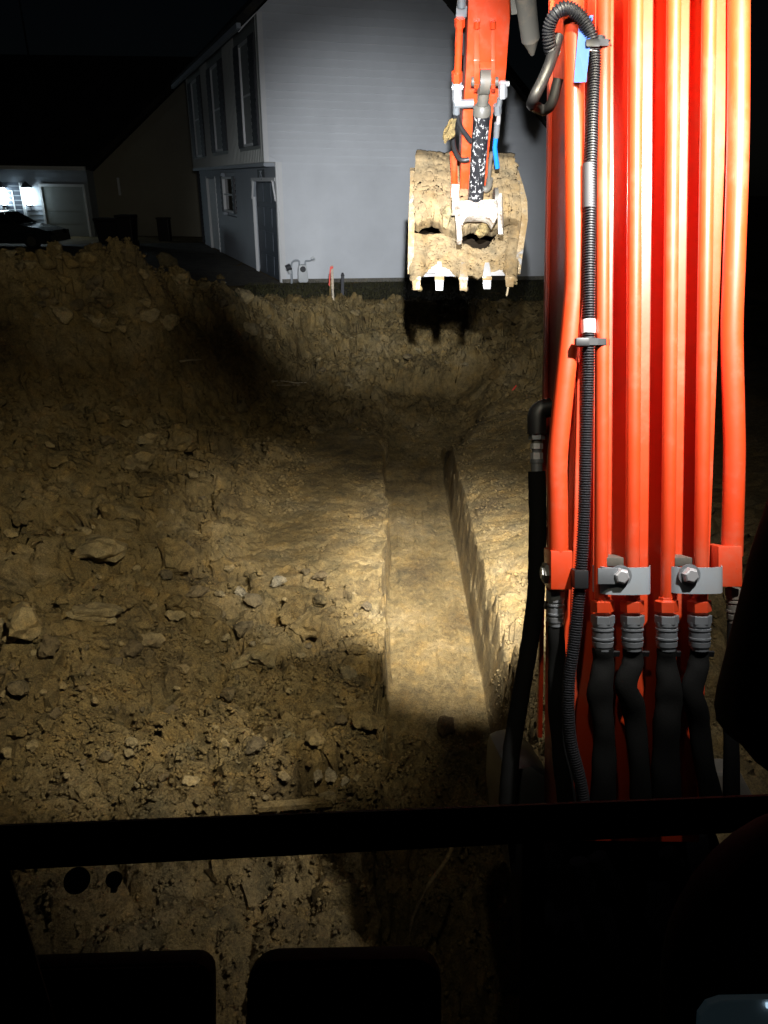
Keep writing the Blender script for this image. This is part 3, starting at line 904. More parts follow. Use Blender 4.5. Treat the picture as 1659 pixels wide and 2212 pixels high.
# distant street lamp at the very top left
sp = crest(84, -4, 70)
e = empty('street_lamp', (sp.x, 70, 0), 'distant faint blue street lamp at the top left corner', 'street lamp')
MB().tube([(sp.x - 1.6, 70, 0), (sp.x - 1.6, 70, sp.z + 0.4)], [0.12, 0.07], 10).build('pole', M['dark_steel'], e)
MB().bar((sp.x - 1.6, 70, sp.z + 0.4), (sp.x + 0.5, 70, sp.z + 0.42), 0.08, 0.08).build('arm', M['dark_steel'], e)
for dx in (-0.3, 0.35):
    MB().box((sp.x + dx, 70, sp.z + 0.2), (0.4, 0.4, 0.3)).build('lamp_head', emit('street_lamp_lens', (0.2, 0.6, 0.9), 0.35), e, bevel=0.05)

# ------------------------------------------------------------------ the excavator
EX = empty('excavator', (0.57, 1.4, 0), 'orange excavator with pipe lined boom, arm, thumb and dirt caked bucket, seen from its cab', 'excavator')
BP0 = Vector((0, 1.25, 1.15))
BDIR = Vector((0, 0.365, 0.931)).normalized()
BN = Vector((0, -BDIR.z, BDIR.y))            # out of the boom's cab-side face
def B(px, py, off=0.0):
    return on_plane(px, py, BP0 + BN * off, BN)
BD = 1.62
PLX0, PLX1 = B(1250, 700).x, B(1546, 900).x
def along(z):                                # point on boom face line at height z
    t = (z - BP0.z) / BDIR.z
    return BP0 + BDIR * t
boom = MB()
zlo, zhi = 1.06, 3.3
a, b = along(zlo), along(zhi)
BTH = 0.40
boom.hexa([Vector((PLX0, a.y, a.z)), Vector((PLX1, a.y, a.z)), Vector((PLX1, a.y, a.z)) - BN * 0.22, Vector((PLX0, a.y, a.z)) - BN * 0.22,
           Vector((PLX0, b.y, b.z)), Vector((PLX1, b.y, b.z)), Vector((PLX1, b.y, b.z)) - BN * BTH, Vector((PLX0, b.y, b.z)) - BN * BTH])
# forward part of the boom after its bend
c = b + Vector((0, 1.35, 0.9))
boom.hexa([Vector((PLX0 + .002, b.y, b.z)), Vector((PLX1 - .002, b.y, b.z)), Vector((PLX1 - .002, b.y, b.z)) - BN * BTH, Vector((PLX0 + .002, b.y, b.z)) - BN * BTH,
           Vector((PLX0 + .06, c.y, c.z)), Vector((PLX1, c.y, c.z)), Vector((PLX1, c.y + .1, c.z - .3)), Vector((PLX0 + .06, c.y + .1, c.z - .3))])
BOOM = boom.build('boom', M['orange'], EX, bevel=0.006, smooth=30)
# welded edge flanges along the left side
for o in (0.02, BTH - 0.05):
    p0, p1 = along(1.2) - BN * o * 0.75, along(3.28) - BN * o
    p0.x = p1.x = PLX0 - 0.006
    MB().bar(p0, p1, 0.012, 0.022).build('weld_flange', M['orange'], BOOM, bevel=0.003)

def bpipe(pts, r, name='hydraulic_pipe', m='orange', par=None, n=16, off=0.028, sm=60):
    P = [B(x, y, off) for x, y in pts]
    return MB().tube(spline(P, 6) if len(P) > 2 else P, pix(r, BD), n).build(name, M[m], par or BOOM, smooth=sm)
PO = 0.050
for xt, xb in ((1304, 1298), (1374, 1366), (1456, 1442), (1533, 1513)):
    bpipe([(xt, -60), (xb, 1292)], 14.5, off=PO)
bpipe([(1239, -60), (1241, 300), (1241, 580), (1234, 690), (1212, 900), (1204, 1000), (1205, 1100), (1206, 1192)], 21.5, off=0.03)
bpipe([(1596, -60), (1594, 300), (1586, 560), (1581, 720), (1585, 900), (1586, 1000), (1581, 1200)], 22.5, off=0.01)
def bblock(x0, x1, y0, y1, off0, off1, name, m, par, bev=0.003):
    mb = MB()
    mb.add([B(x0, y1, off0), B(x1, y1, off0), B(x1, y0, off0), B(x0, y0, off0)], [])
    q = [B(x0, y1, off1), B(x1, y1, off1), B(x1, y0, off1), B(x0, y0, off1)]
    bk = [v - BN * (off1 - off0) for v in q]
    mb = MB().hexa(bk + q)
    return mb.build(name, M[m], par, bevel=bev, smooth=30)
blk = bblock(1190, 1237, 1190, 1274, -0.02, 0.052, 'manifold_block', 'orange', BOOM)
p = B(1190, 1238, 0.015)
MB().tube([p + Vector((0.0, 0, 0)), p - Vector((0.018, 0, 0))], 0.024, 6).build('port_plug', M['dark_steel'], blk)
MB().tube([p - Vector((0.018, 0, 0)), p - Vector((0.022, 0, 0))], 0.015, 6).build('plug_face', M['bright_steel'], blk)
blk2 = bblock(1552, 1604, 1180, 1268, -0.03, 0.035, 'manifold_block', 'orange', BOOM)

def fitting(xc, y0, y1, r, off, par, m='steel', rr=None):
    """crimped hose end: hex nut, collar and crimped ferrule"""
    ys = np.linspace(0, 1, 9)
    prof = rr or [1.0, 1.0, 0.92, 0.95, 0.80, 0.90, 0.90, 0.78, 0.86]
    P = [B(xc, y0 + (y1 - y0) * t, off) for t in ys]
    MB().tube([P[0], P[0].lerp(P[2], 0.95)], pix(r, BD) * 1.05, 6).build('hex_nut', M[m], par, bevel=0.0015)
    fr, fp_ = [], []
    for t, q in ((0.2, .95), (0.30, .95), (0.31, .84), (0.36, .84), (0.37, .98), (0.42, .98), (0.43, .80), (0.47, .80), (0.48, .92), (0.62, .90), (0.63, .97), (0.68, .97), (0.69, .82), (0.74, .82), (0.75, .94), (0.88, .90), (0.89, .80), (1.0, .78)):
        fp_.append(B(xc, y0 + (y1 - y0) * t, off))
        fr.append(pix(r, BD) * q)
    MB().tube(fp_, fr, 18).build('ferrule', M[m], par, smooth=50)
for xc, so in ((1302, 0), (1366, 1), (1440, 2), (1511, 3)):
    P0, P1 = B(xc - 1, 1289, PO), B(xc, 1322, PO)
    MB().tube([P0, P0.lerp(P1, .2), P0.lerp(P1, .25), P0.lerp(P1, .95), P1], [pix(16, BD), pix(17, BD), pix(24.5, BD), pix(24.5, BD), pix(20, BD)], 6).build('pipe_nut', M['orange'], BOOM, bevel=0.0012)
    fitting(xc, 1328, 1404, 24, PO, BOOM)
fitting(1200, 1276, 1352, 19, 0.015, BOOM)
fitting(1586, 1270, 1345, 18, 0.0, BOOM, 'dark_steel')
# clamp plates over the four middle pipes
def clamp(x0, x1, y0, y1, bx, by):
    mb = MB()
    n = 14
    ring = []
    xa = [x0 + (x1 - x0) * i / n for i in range(n + 1)]
    def bulge(t): return PO + 0.020 + 0.014 * (1 - (2 * t - 1) ** 2) - 0.030 * max(0, abs(2 * t - 1) - 0.80) / 0.20
    top, bot = [], []
    for i, x in enumerate(xa):
        o = bulge(i / n)
        top.append(B(x, y0, 0) + BN * o)
        bot.append(B(x, y1, 0) + BN * o)
    th_ = BN * -0.004
    vs, fs = [], []
    for i in range(n + 1):
        vs += [top[i], bot[i], top[i] + th_, bot[i] + th_]
    for i in range(n):
        a, b = 4 * i, 4 * i + 4
        fs += [(a, b, b + 1, a + 1), (a + 2, a + 3, b + 3, b + 2), (a, a + 2, b + 2, b), (a + 1, b + 1, b + 3, a + 3)]
    fs += [(0, 1, 3, 2), (4 * n, 4 * n + 2, 4 * n + 3, 4 * n + 1)]
    mb.add(vs, fs)
    c_ = mb.build('pipe_clamp', M['zinc'], BOOM, smooth=40)
    p = B(bx, by, PO + 0.030)
    MB().tube([p, p + BN * 0.004], pix(23, BD), 18).build('washer', M['steel'], c_, smooth=40)
    MB().tube([p + BN * 0.004, p + BN * 0.006, p + BN * 0.016, p + BN * 0.018], [pix(18, BD), pix(18, BD), pix(15, BD), pix(12, BD)], 6).build('bolt', M['bright_steel'], c_)
    bblock(bx - 30, bx + 8, y0 - 12, y0 + 8, 0.0, PO + 0.012, 'spacer_block', 'dark_steel', c_)
clamp(1270, 1391, 1216, 1272, 1340, 1244)
clamp(1417, 1541, 1216, 1270, 1488, 1242)
bblock(1292, 1336, 1228, 1262, PO + 0.034, PO + 0.040, 'clip_plate', 'steel', BOOM, 0.001)

# crumpled woven sleeves below the fittings
def sleeve(pts, off, name='hose_sleeve'):
    P = [B(x, y, off + do) for x, y, w_, do in pts]
    W_ = [pix(w_, BD) / 2 for x, y, w_, do in pts]
    S = spline(P, 7)
    rs = []
    for i in range(len(S)):
        t = i / 7
        k = min(int(t), len(W_) - 2)
        ww = W_[k] + (W_[k + 1] - W_[k]) * (t - k)
        wv = 1 + 0.035 * math.sin(i * 0.9 + pts[0][0])
        rs.append((ww * wv, ww * (0.66 + 0.16 * math.sin(i * 0.6 + pts[0][0]))))
    return MB().tube(S, rs, 18, wob=0.025, flat=(1, 0, 0)).build(name, M['cloth'], BOOM, smooth=60)
sleeve([(1302, 1400, 44, 0), (1303, 1440, 48, 0), (1296, 1500, 56, .01), (1304, 1570, 44, .01), (1305, 1640, 52, .015), (1302, 1740, 56, .02)], PO)
sleeve([(1366, 1400, 42, 0), (1366, 1435, 46, 0), (1352, 1480, 46, .02), (1368, 1530, 50, .005), (1378, 1620, 42, .01), (1386, 1740, 46, .02)], PO)
sleeve([(1440, 1400, 40, 0), (1440, 1440, 44, 0), (1446, 1500, 60, .01), (1440, 1560, 56, .015), (1438, 1650, 60, .02), (1440, 1740, 64, .025)], PO)
sleeve([(1511, 1400, 38, 0), (1508, 1440, 46, 0), (1496, 1490, 46, .02), (1508, 1550, 48, .01), (1520, 1640, 42, .01), (1540, 1740, 50, .02)], PO)
sleeve([(1200, 1350, 34, 0), (1204, 1430, 40, 0), (1204, 1520, 42, 0), (1212, 1620, 40, 0), (1225, 1740, 44, 0)], 0.015)
sleeve([(1586, 1340, 30, 0), (1584, 1450, 34, 0), (1580, 1560, 36, 0), (1580, 1740, 36, 0)], 0.0)
for xc in (1330, 1394, 1462, 1534):
    p = B(xc, 1412, PO)
    MB().box(p, (0.016, 0.006, 0.012)).build('tie_tail', M['rubber'], BOOM)

# corrugated loom
def loom(pts, r, off, name='corrugated_hose', par=None, pitch=0.0056):
    P = [B(x, y, off + do) for x, y, do in pts]
    S = spline(P, 10)
    L_ = [0]
    for i in range(1, len(S)): L_.append(L_[-1] + (S[i] - S[i - 1]).length)
    n = int(L_[-1] / pitch)
    out, rs = [], []
    j = 0
    for k in range(n * 4 + 1):
        s = L_[-1] * k / (n * 4)
        while j < len(L_) - 2 and L_[j + 1] < s: j += 1
        t = (s - L_[j]) / max(1e-9, L_[j + 1] - L_[j])
        out.append(S[j].lerp(S[j + 1], t))
        rs.append(pix(r, BD) * (1.07 if k % 4 in (0, 1) else 0.84))
    return MB().tube(out, rs, 14).build(name, M['loom'], par or BOOM, smooth=30)
LO = 0.055
lm = loom([(1262, 1735, .01), (1252, 1680, .01), (1231, 1590, .01), (1228, 1480, .01), (1242, 1370, .01), (1255, 1230, .005), (1262, 1100, 0), (1266, 950, 0), (1271, 740, 0), (1272, 560, 0), (1275, 400, 0), (1279, 250, 0), (1284, 140, 0),
           (1277, 80, .01), (1256, 38, .02), (1226, 18, .025), (1200, 30, .02), (1186, 62, .0), (1188, 100, -.02), (1197, 116, -.04)], 13.0, LO)
gp = [(1206, 78, -.03), (1197, 108, -.03), (1186, 142, -.02), (1170, 178, -.02), (1156, 206, -.02), (1148, 226, -.04)]
MB().tube(spline([B(x, y, LO + d) for x, y, d in gp], 6), pix(12, BD), 14).build('hose_sleeve', M['loom'], BOOM, smooth=50)
gp2 = [(1148, 226, -.04), (1160, 232, -.09), (1176, 238, -.10), (1192, 222, -.08), (1206, 170, -.06)]
MB().tube(spline([B(x, y, LO + d) for x, y, d in gp2], 6), pix(11, BD), 12).build('hose_sleeve', M['rubber'], BOOM, smooth=50)
def band(x, y0, y1, r, off, m, name):
    return MB().tube([B(x, y0, off), B(x, y1, off)], pix(r, BD), 16).build(name, M[m], lm, smooth=50)
bl = band(1271, 691, 720, 14.6, LO, 'label', 'white_label')
for i in range(4):
    y = 697 + i * 5.5
    p0, p1 = B(1265, y, LO + pix(14.9, BD)), B(1278, y + 0.5, LO + pix(14.9, BD))
    MB().bar(p0, p1, 0.0012, 0.0006, BN).build('print_line', M['print'], bl)
band(1278, 112, 118, 14.8, LO, 'label', 'white_tape')
M['dusty'] = mat('dusty_plastic', (0.05, 0.05, 0.055), 0.6)
band(1272, 355, 450, 13.3, LO, 'dusty', 'tape_wrap')
M['reflection_blue'] = mat('blue_reflection', (0.10, 0.22, 0.75), 0.45)  # windscreen reflection imitated by a blue strip over pipe and hose
MB().prism([B(x, y, o) for x, y, o in ((1252, 34, .062), (1281, 34, .072), (1275, 90, .073), (1266, 178, .073), (1239, 179, .058), (1246, 100, .060))], BN * 0.0015).build('blue_reflection', M['reflection_blue'], BOOM)
def ztie(x, y, xe):
    z_ = MB().tube([B(x, y - 7, LO), B(x, y + 7, LO)], pix(16, BD), 16).build('cable_tie', M['rubber'], lm, smooth=50)
    bblock(x - 26, x + 4, y - 9, y + 9, LO + 0.006, LO + 0.022, 'tie_head', 'rubber', z_)
    q = [B(x, y, LO + 0.016), B(x + 22, y, PO + 0.018), B(xe - 8, y, PO + 0.014), B(xe, y + 1, PO + 0.004)]
    for s0, s1 in zip(q[:-1], q[1:]):
        MB().bar(s0, s1, pix(14, BD), 0.003, BN).build('tie_strap', M['rubber'], z_)
ztie(1270, 738, 1316)
ztie(1292, 92, 1318)
bblock(1241, 1272, 1232, 1272, LO - 0.01, LO + 0.03, 'hose_clip', 'rubber', lm)

# swivel elbow and heavy hose running down the left of the boom
SO = -0.16
def S_(x, y, o=SO): return B(x, y, o)
el = MB().tube(spline([S_(1190, 880), S_(1172, 884), S_(1161, 896), S_(1160, 918), S_(1160, 938)], 5), pix(20, 1.85), 16).build('swivel_elbow', M['rubber'], BOOM, smooth=50)
y = 936
for dy, r, m, n in ((14, 17, 'steel', 6), (8, 11, 'dark_steel', 12), (12, 13, 'bright_steel', 6), (8, 10, 'steel', 12), (14, 13, 'bright_steel', 6), (8, 14, 'steel', 14), (24, 12, 'steel', 14)):
    MB().tube([S_(1159.5, y), S_(1159.5, y + dy)], pix(r, 1.85), n).build('hose_fitting', M[m], el, smooth=30)
    y += dy
hp_ = [(1159, 1018, 0), (1161, 1100, 0), (1160, 1200, 0), (1157, 1290, 0), (1147, 1370, 0), (1134, 1450, .01), (1120, 1530, .02), (1107, 1610, .03), (1098, 1700, .04), (1094, 1780, .04)]
MB().tube(spline([S_(x, y, SO + o) for x, y, o in hp_], 6), pix(18.5, 1.85), 16, wob=0.045).build('hose_sleeve', M['cloth'], BOOM, smooth=60)
MB().tube([S_(1168, 1306), S_(1192, 1308)], pix(9, 1.85), 10).build('hose_fitting', M['dark_steel'], BOOM, smooth=40)
# dark swing bracket and boom foot, low in front of the cab
MB().prism([D(1092, 1665, 1.9), D(1150, 1650, 1.9), D(1200, 1690, 1.9), D(1210, 1900, 1.9), D(1100, 1900, 1.9), D(1086, 1760, 1.9)], FWD * 0.35).build('swing_bracket', M['rubber'], EX, bevel=0.03, smooth=40)
MB().prism([D(1150, 1840, 1.75), D(1560, 1800, 1.75), D(1640, 2330, 1.75), D(1170, 2330, 1.75)], FWD * 0.4).build('boom_foot', M['cab'], EX, bevel=0.03, smooth=40)
fp = MB().prism([D(1500, 1670, 1.8), D(1600, 1665, 1.8), D(1650, 1760, 1.8), D(1510, 1765, 1.8)], FWD * 0.1).build('bracket_plate', M['dark_steel'], EX, bevel=0.01)
for pts in ([(1290, 1850), (1330, 1930), (1365, 2050), (1380, 2200)], [(1440, 1840), (1480, 1900), (1530, 1960)], [(1250, 1860), (1270, 1960), (1310, 2100), (1330, 2260)]):
    MB().tube(spline([D(x, y, 1.62) for x, y in pts], 6), 0.022, 12).build('hydraulic_hose', M['cab'], EX, smooth=50)

# ------------------------------------------------------------------ dipper arm, thumb cylinder
def arm_d(py): return 1.0 / (1 / 4.75 + (1 / 6.0 - 1 / 4.75) * py / 430.0)
def A(px, py, back=0.0): return D(px, py, arm_d(py) + back)
aw0, aw1 = (1012, 1105), (994, 1072)
t0, t1, b0 = A(1014, -180), A(1110, -180), A(995, 425)
AN = (t1 - t0).cross(b0 - t0).normalized()
if AN.dot(FWD) < 0: AN = -AN
aprof = [(1014, -180), (1110, -180), (1105, 0), (1094, 150), (1092, 172), (1084, 182), (1078, 190), (1076, 214), (1066, 240), (1056, 330), (1050, 425), (993, 425), (999, 260), (1005, 180), (1008, 120), (1012, 0)]
ARM = MB().prism([on_plane(x, y, t0, AN) for x, y in aprof], AN * 0.28).build('dipper_arm', M['orange'], EX, bevel=0.008, smooth=30)
# thumb cylinder lugs with their long feet
for xa, xb, yt in ((1024, 1036, 60), (1061, 1070, 56)):
    lug = MB()
    prof = [(0, yt), (0.05, 92), (0.13, 130), (0.15, 170), (0.13, 192), (0.06, 200), (0.0, 196)]
    L0 = [A(xa, y, -o - (0.0 if o else -0.01)) for o, y in prof]
    L1 = [A(xb, y, -o - (0.0 if o else -0.01)) for o, y in prof]
    n = len(prof)
    lug.add(L0 + L1, [tuple(range(n)), tuple(range(2 * n - 1, n - 1, -1))] + [(i, (i + 1) % n, n + (i + 1) % n, n + i) for i in range(n)])
    lug.build('cylinder_lug', M['orange'], ARM, bevel=0.004, smooth=40)
MB().bar(A(1036, 144, -0.09), A(1062, 144, -0.09), 0.05, 0.03, FWD).build('lug_bridge', M['orange'], ARM, bevel=0.004)
pin = MB().tube([A(1018, 176, -0.11), A(1076, 176, -0.11)], 0.03, 14).build('lug_pin', M['dark_steel'], ARM, smooth=40)
for xx in (1030, 1065):
    MB().tube([A(xx, 45, -0.012), A(xx, 60, -0.012)], 0.022, 10).build('grease_nipple', M['orange'], ARM, smooth=50)
CY = MB()
ctop, cbot = A(1046, 176, -0.11), D(1027, 430, 5.72)
cdir = (cbot - ctop).normalized()
eye = MB().tube([ctop - RIGHT * 0.036, ctop + RIGHT * 0.036], 0.085, 20).build('thumb_cylinder', M['dark_steel'], EX, smooth=40)
MB().tube([ctop, ctop + cdir * 0.17], [0.045, 0.04], 14).build('rod', M['dark_steel'], eye, smooth=40)
g0 = ctop + cdir * 0.15
MB().tube([g0, g0 + cdir * 0.02, g0 + cdir * 0.07], [0.052, 0.066, 0.066], 20).build('gland', M['dark_steel'], eye, smooth=40)
brl = MB().tube([g0 + cdir * 0.07, cbot + cdir * 0.03], 0.061, 28).build('barrel', M['splatter'], eye, smooth=40)
# hard lines, valves and hoses either side of the arm
def ap(pts, r, name, m, par=ARM, n=12, back=-0.06, sp=True):
    P = [A(x, y, back + (q[0] if q else 0)) for x, y, *q in pts]
    return MB().tube(spline(P, 6) if sp and len(P) > 2 else P, r, n).build(name, M[m], par, smooth=50)
ap([(997, -60), (998, -20)], 0.035, 'line_fitting', 'steel')
MB().hexa([A(984, 38, -0.05), A(1008, 38, -0.05), A(1008, 38, 0.03), A(984, 38, 0.03), A(986, 12, -0.05), A(1010, 12, -0.05), A(1010, 12, 0.03), A(986, 12, 0.03)]).build('line_bracket', M['steel'], ARM, bevel=0.008)
ap([(997, 14), (998, -60)], 0.03, 'line_fitting', 'steel')
ap([(993, 38), (992, 60), (988, 175)], 0.026, 'hard_line', 'orange')
ap([(993, 40), (993, 58)], 0.036, 'line_nut', 'orange', n=6)
ap([(987, 155), (987, 176)], 0.038, 'line_nut', 'orange', n=6)
ap([(987, 176), (987, 218)], 0.034, 'shutoff_valve', 'bright_steel', n=6)
ap([(976, 189), (1000, 189)], 0.016, 'valve_stem', 'bright_steel', n=8)
ap([(983, 225), (1023, 223)], 0.030, 'tee_fitting', 'steel', back=-0.06)
ap([(986, 218), (986, 245)], 0.028, 'elbow_fitting', 'steel', n=8)
ap([(984, 245), (979, 280), (980, 315), (990, 340), (1001, 346), (1014, 344)], 0.018, 'rubber_hose', 'rubber', back=-0.05)
ap([(989, 248), (992, 268), (1006, 290), (1018, 306)], 0.018, 'rubber_hose', 'rubber', back=-0.05)
ap([(1086, 178), (1086, 210)], 0.032, 'shutoff_valve', 'bright_steel', n=6)
ap([(1082, 181), (1100, 181)], 0.018, 'valve_stem', 'bright_steel', n=8)
ap([(1080, 212), (1077, 232)], 0.022, 'line_fitting', 'steel', n=8)
ap([(1074, 226), (1075, 246)], 0.03, 'line_fitting', 'steel', n=6)
ap([(1072, 240), (1077, 250), (1076, 268)], 0.016, 'steel_elbow', 'bright_steel')
ap([(1074, 266), (1072, 296)], 0.023, 'line_fitting', 'steel', n=8)
ap([(1071, 296), (1069, 320), (1072, 345), (1074, 362)], 0.019, 'blue_hose', 'blue', back=-0.06)
ap([(1062, 330), (1058, 360), (1056, 392)], 0.016, 'steel_line', 'dark_steel', back=-0.05)
ap([(1058, 386), (1055, 404), (1046, 410)], 0.028, 'elbow_fitting', 'dark_steel', back=-0.05)
ap([(979, 330), (981, 380), (982, 425)], 0.028, 'hard_line', 'orange', back=0.05)
MB().box(A(983, 414, -0.02), (0.07, 0.06, 0.12)).build('line_bracket', M['orange'], ARM, bevel=0.006)
ap([(1003, 0), (1001, 60), (1000, 118)], 0.014, 'rubber_hose', 'rubber', back=0.22)
# boom tip / arm cylinder seen behind, beside the boom
bc0, bc1 = D(1128, -60, 3.6), D(1146, 84, 3.9)
bcx = MB().tube([bc0, bc1], [0.055, 0.05], 16).build('arm_cylinder', M['dark_steel'], EX, smooth=40)
MB().tube([bc1, bc1 + (bc1 - bc0).normalized() * 0.09], [0.045, 0.012], 10).build('cylinder_end', M['dark_steel'], bcx, smooth=40)
MB().bar(D(1113, -60, 3.7), D(1118, 30, 3.8), 0.04, 0.06).build('guard_plate', M['dark_steel'], bcx, bevel=0.005)
# thumb: two scraped plates with a cross body
TD = 5.66
thumb = MB()
def T(px, py, d=0.0): return D(px, py, TD + d)
def tplate(xs, w, par, name):
    l0 = [T(x, y, d) for x, y, d in xs]
    l1 = [T(x + w, y, d) for x, y, d in xs]
    n = len(xs)
    return MB().add(l0 + l1, [tuple(range(n)), tuple(range(2 * n - 1, n - 1, -1))] + [(i, (i + 1) % n, n + (i + 1) % n, n + i) for i in range(n)]).build(name, M['scraped'], par, bevel=0.006, smooth=35)
cb = [(994, 433), (1072, 430), (1074, 448), (1075, 470), (1066, 484), (1058, 470), (1048, 466), (1014, 466), (1006, 470), (999, 488), (992, 480), (990, 450)]
TH = MB().prism([T(x, y, 0.02) for x, y in cb], FWD * 0.13).build('thumb', M['scraped'], EX, bevel=0.01, smooth=35)
tplate([(981, 424, .05), (984, 470, -.02), (988, 518, -.05), (986, 528, 0.0), (986, 490, 0.16), (980, 440, 0.2)], 11, TH, 'thumb_tine')
tplate([(1074, 417, .05), (1075, 460, -.02), (1076, 505, -.05), (1078, 508, 0.0), (1078, 470, 0.16), (1076, 425, 0.2)], 10, TH, 'thumb_tine')
MB().tube([T(1066, 430, 0.10), T(1074, 430, 0.10)], 0.085, 20).build('pivot_boss', M['dark_steel'], TH, smooth=40)
MB().tube([T(976, 446, 0.10), T(984, 446, 0.10)], 0.07, 20).build('pivot_boss', M['scraped'], TH, smooth=40)
for xx, yy in ((1021, 445), (1040, 444)):
    MB().tube([T(xx, yy, 0.02), T(xx, yy, 0.008)], 0.018, 10).build('plug', M['dark_steel'], TH, smooth=40)

# ------------------------------------------------------------------ bucket
BK = 5.98
bucket = bpy.data.objects.new('bucket', None)
COL.objects.link(bucket)
bucket.parent = EX
# floor curve in (sheet y, extra depth): lip -> heel -> back top
curve_ = [(594, 0.0), (570, 0.08), (545, 0.17), (515, 0.30), (485, 0.44), (450, 0.54), (415, 0.56), (380, 0.50), (352, 0.38), (338, 0.27)]
def bx(side, py):                         # left / right edge of the bucket at sheet y
    if side < 0: return float(np.interp(py, [338, 380, 460, 520, 600], [897, 896, 892, 891, 890]))
    return float(np.interp(py, [338, 410, 450, 475, 545, 600], [1113, 1121, 1129, 1129, 1118, 1112]))
mb = MB()
S2 = [(np.interp(t, np.linspace(0, 1, len(curve_)), [c[0] for c in curve_]), np.interp(t, np.linspace(0, 1, len(curve_)), [c[1] for c in curve_])) for t in np.linspace(0, 1, 28)]
nn = 13
vs = []
for py, dd in S2:
    for k in range(nn):
        px = bx(-1, py) + (bx(1, py) - bx(-1, py)) * k / (nn - 1)
        p = D(px, py, BK)
        vs.append(p + FWD * dd)
fs = []
for i in range(len(S2) - 1):
    for k in range(nn - 1):
        a = i * nn + k
        fs.append((a, a + 1, a + nn + 1, a + nn))
mb.add(vs, fs)
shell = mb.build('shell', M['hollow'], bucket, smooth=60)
sm_ = shell.modifiers.new('thick', 'SOLIDIFY')
sm_.thickness = 0.025
sm_.offset = 0
# side plates
for s in (-1, 1):
    front = [(594, -0.01), (560, -0.015), (520, -0.02), (480, -0.025), (440, -0.02), (400, 0.02), (360, 0.12), (338, 0.24)]
    backs = [(py, dd + 0.012) for py, dd in curve_[::-1]]
    poly = [D(bx(s, py), py, BK) + FWD * dd for py, dd in front + backs[1:-1]]
    sp_ = MB().prism(poly, RIGHT * (0.024 * s)).build('side_plate', M['bucket'], bucket, bevel=0.004, smooth=40)
    fe = [D(bx(s, py), py, BK) + FWD * (dd - 0.012) + RIGHT * (0.012 * s) for py, dd in front]
    for q0, q1 in zip(fe[:-1], fe[1:]):
        MB().bar(q0, q1, 0.05, 0.028, FWD).build('edge_bar', M['bucket'], sp_)
# cutting lip and teeth
lipL, lipR = D(892, 590, BK), D(1112, 587, BK)
MB().hexa([D(892, 598, BK - 0.02), D(1112, 595, BK - 0.02), D(1112, 595, BK + 0.05), D(892, 598, BK + 0.05), D(892, 572, BK + 0.03), D(1112, 570, BK + 0.03), D(1112, 570, BK + 0.10), D(892, 572, BK + 0.10)]).build('cutting_lip', M['bright_steel'], bucket, bevel=0.006)
for i, (xc, clay) in enumerate(((899.5, 1), (949, 0), (1001, 1), (1052, 0), (1101, 1))):
    tm = M['bucket'] if clay else M['bright_steel']
    yb = (627, 628, 628, 625, 620)[i]
    h = 8.0
    vs = []
    for (yy, w_, d0, d1) in ((556, 3, 0.05, 0.10), (580, 7, -0.05, 0.06), (598, 9.5, -0.085, 0.03), (612, 8.8, -0.09, 0.01), (yb, 8.0, -0.07, -0.03)):
        for sx, dd in ((-1, d0), (1, d0), (1, d1), (-1, d1)):
            vs.append(D(xc + sx * w_, yy, BK + dd))
    fs = [(3, 2, 1, 0), (16, 17, 18, 19)]
    for r_ in range(4):
        for k in range(4):
            fs.append((r_ * 4 + k, r_ * 4 + (k + 1) % 4, r_ * 4 + 4 + (k + 1) % 4, r_ * 4 + 4 + k))
    tt = MB().add(vs, fs).build('tooth', tm, bucket, bevel=0.005, smooth=35)
    MB().box(D(xc, 601, BK - 0.085), (pix(20, BK), 0.02, 0.03)).build('tooth_joint', M['bucket'], tt, bevel=0.004)

# caked soil: displaced patches inside the bucket
def n3(p, s, seed):
    a = float(fbm(np.array([p[0] * s + p[2] * s * 0.7]), np.array([p[1] * s - p[2] * s * 0.8]), seed, 4)[0])
    return a
def soil_patch(name, x0, x1, ylist, dfun, amp, seed, label, nu=110, nv=72, mask=None):
    """lump of soil: front skin over sheet region, closed to a back skin"""
    U = np.linspace(0, 1, nu)
    V = np.linspace(0, 1, nv)
    UU, VV = np.meshgrid(U, V)
    wu, wv = UU + 0.06 * fbm(UU * 6, VV * 6, seed + 2), VV + 0.06 * fbm(UU * 6, VV * 6, seed + 3)
    crk = cracks(wu * 4.2, wv * 3.2, seed + 7) * sstep(-0.05, 0.12, fbm(UU * 3, VV * 3, seed + 5)) + 0.5 * cracks(wu * 9, wv * 7, seed + 17) * sstep(0.0, 0.15, fbm(UU * 4, VV * 4, seed + 6))
    nz = amp * (1.2 * fbm(UU * 4, VV * 3, seed) + 0.35 * fbm(UU * 18, VV * 14, seed + 9) + 0.2 * fbm(UU * 50, VV * 36, seed + 11) - 0.7 * crk)
    vs, fs = [], []
    for j in range(nv):
        for i in range(nu):
            px, py, dd = dfun(UU[j, i], VV[j, i])
            p = D(px, py, BK + dd)
            e = min(UU[j, i], 1 - UU[j, i], VV[j, i] * 1.2, 1 - VV[j, i]) * 9
            vs.append(p - FWD * (nz[j, i] * min(1, 0.25 + e)))
    for j in range(nv - 1):
        for i in range(nu - 1):
            a = j * nu + i
            fs.append((a, a + 1, a + nu + 1, a + nu))
    o = MB().add(vs, fs).build(name, M['clay'], None, smooth=45)
    md = o.modifiers.new('thick', 'SOLIDIFY')
    md.thickness = 0.05
    md.offset = -1 
    return o
@functools.lru_cache(maxsize=None)
def f1(x, s_): return float(fbm(np.array([x]), np.array([0.37]), s_, 3)[0])
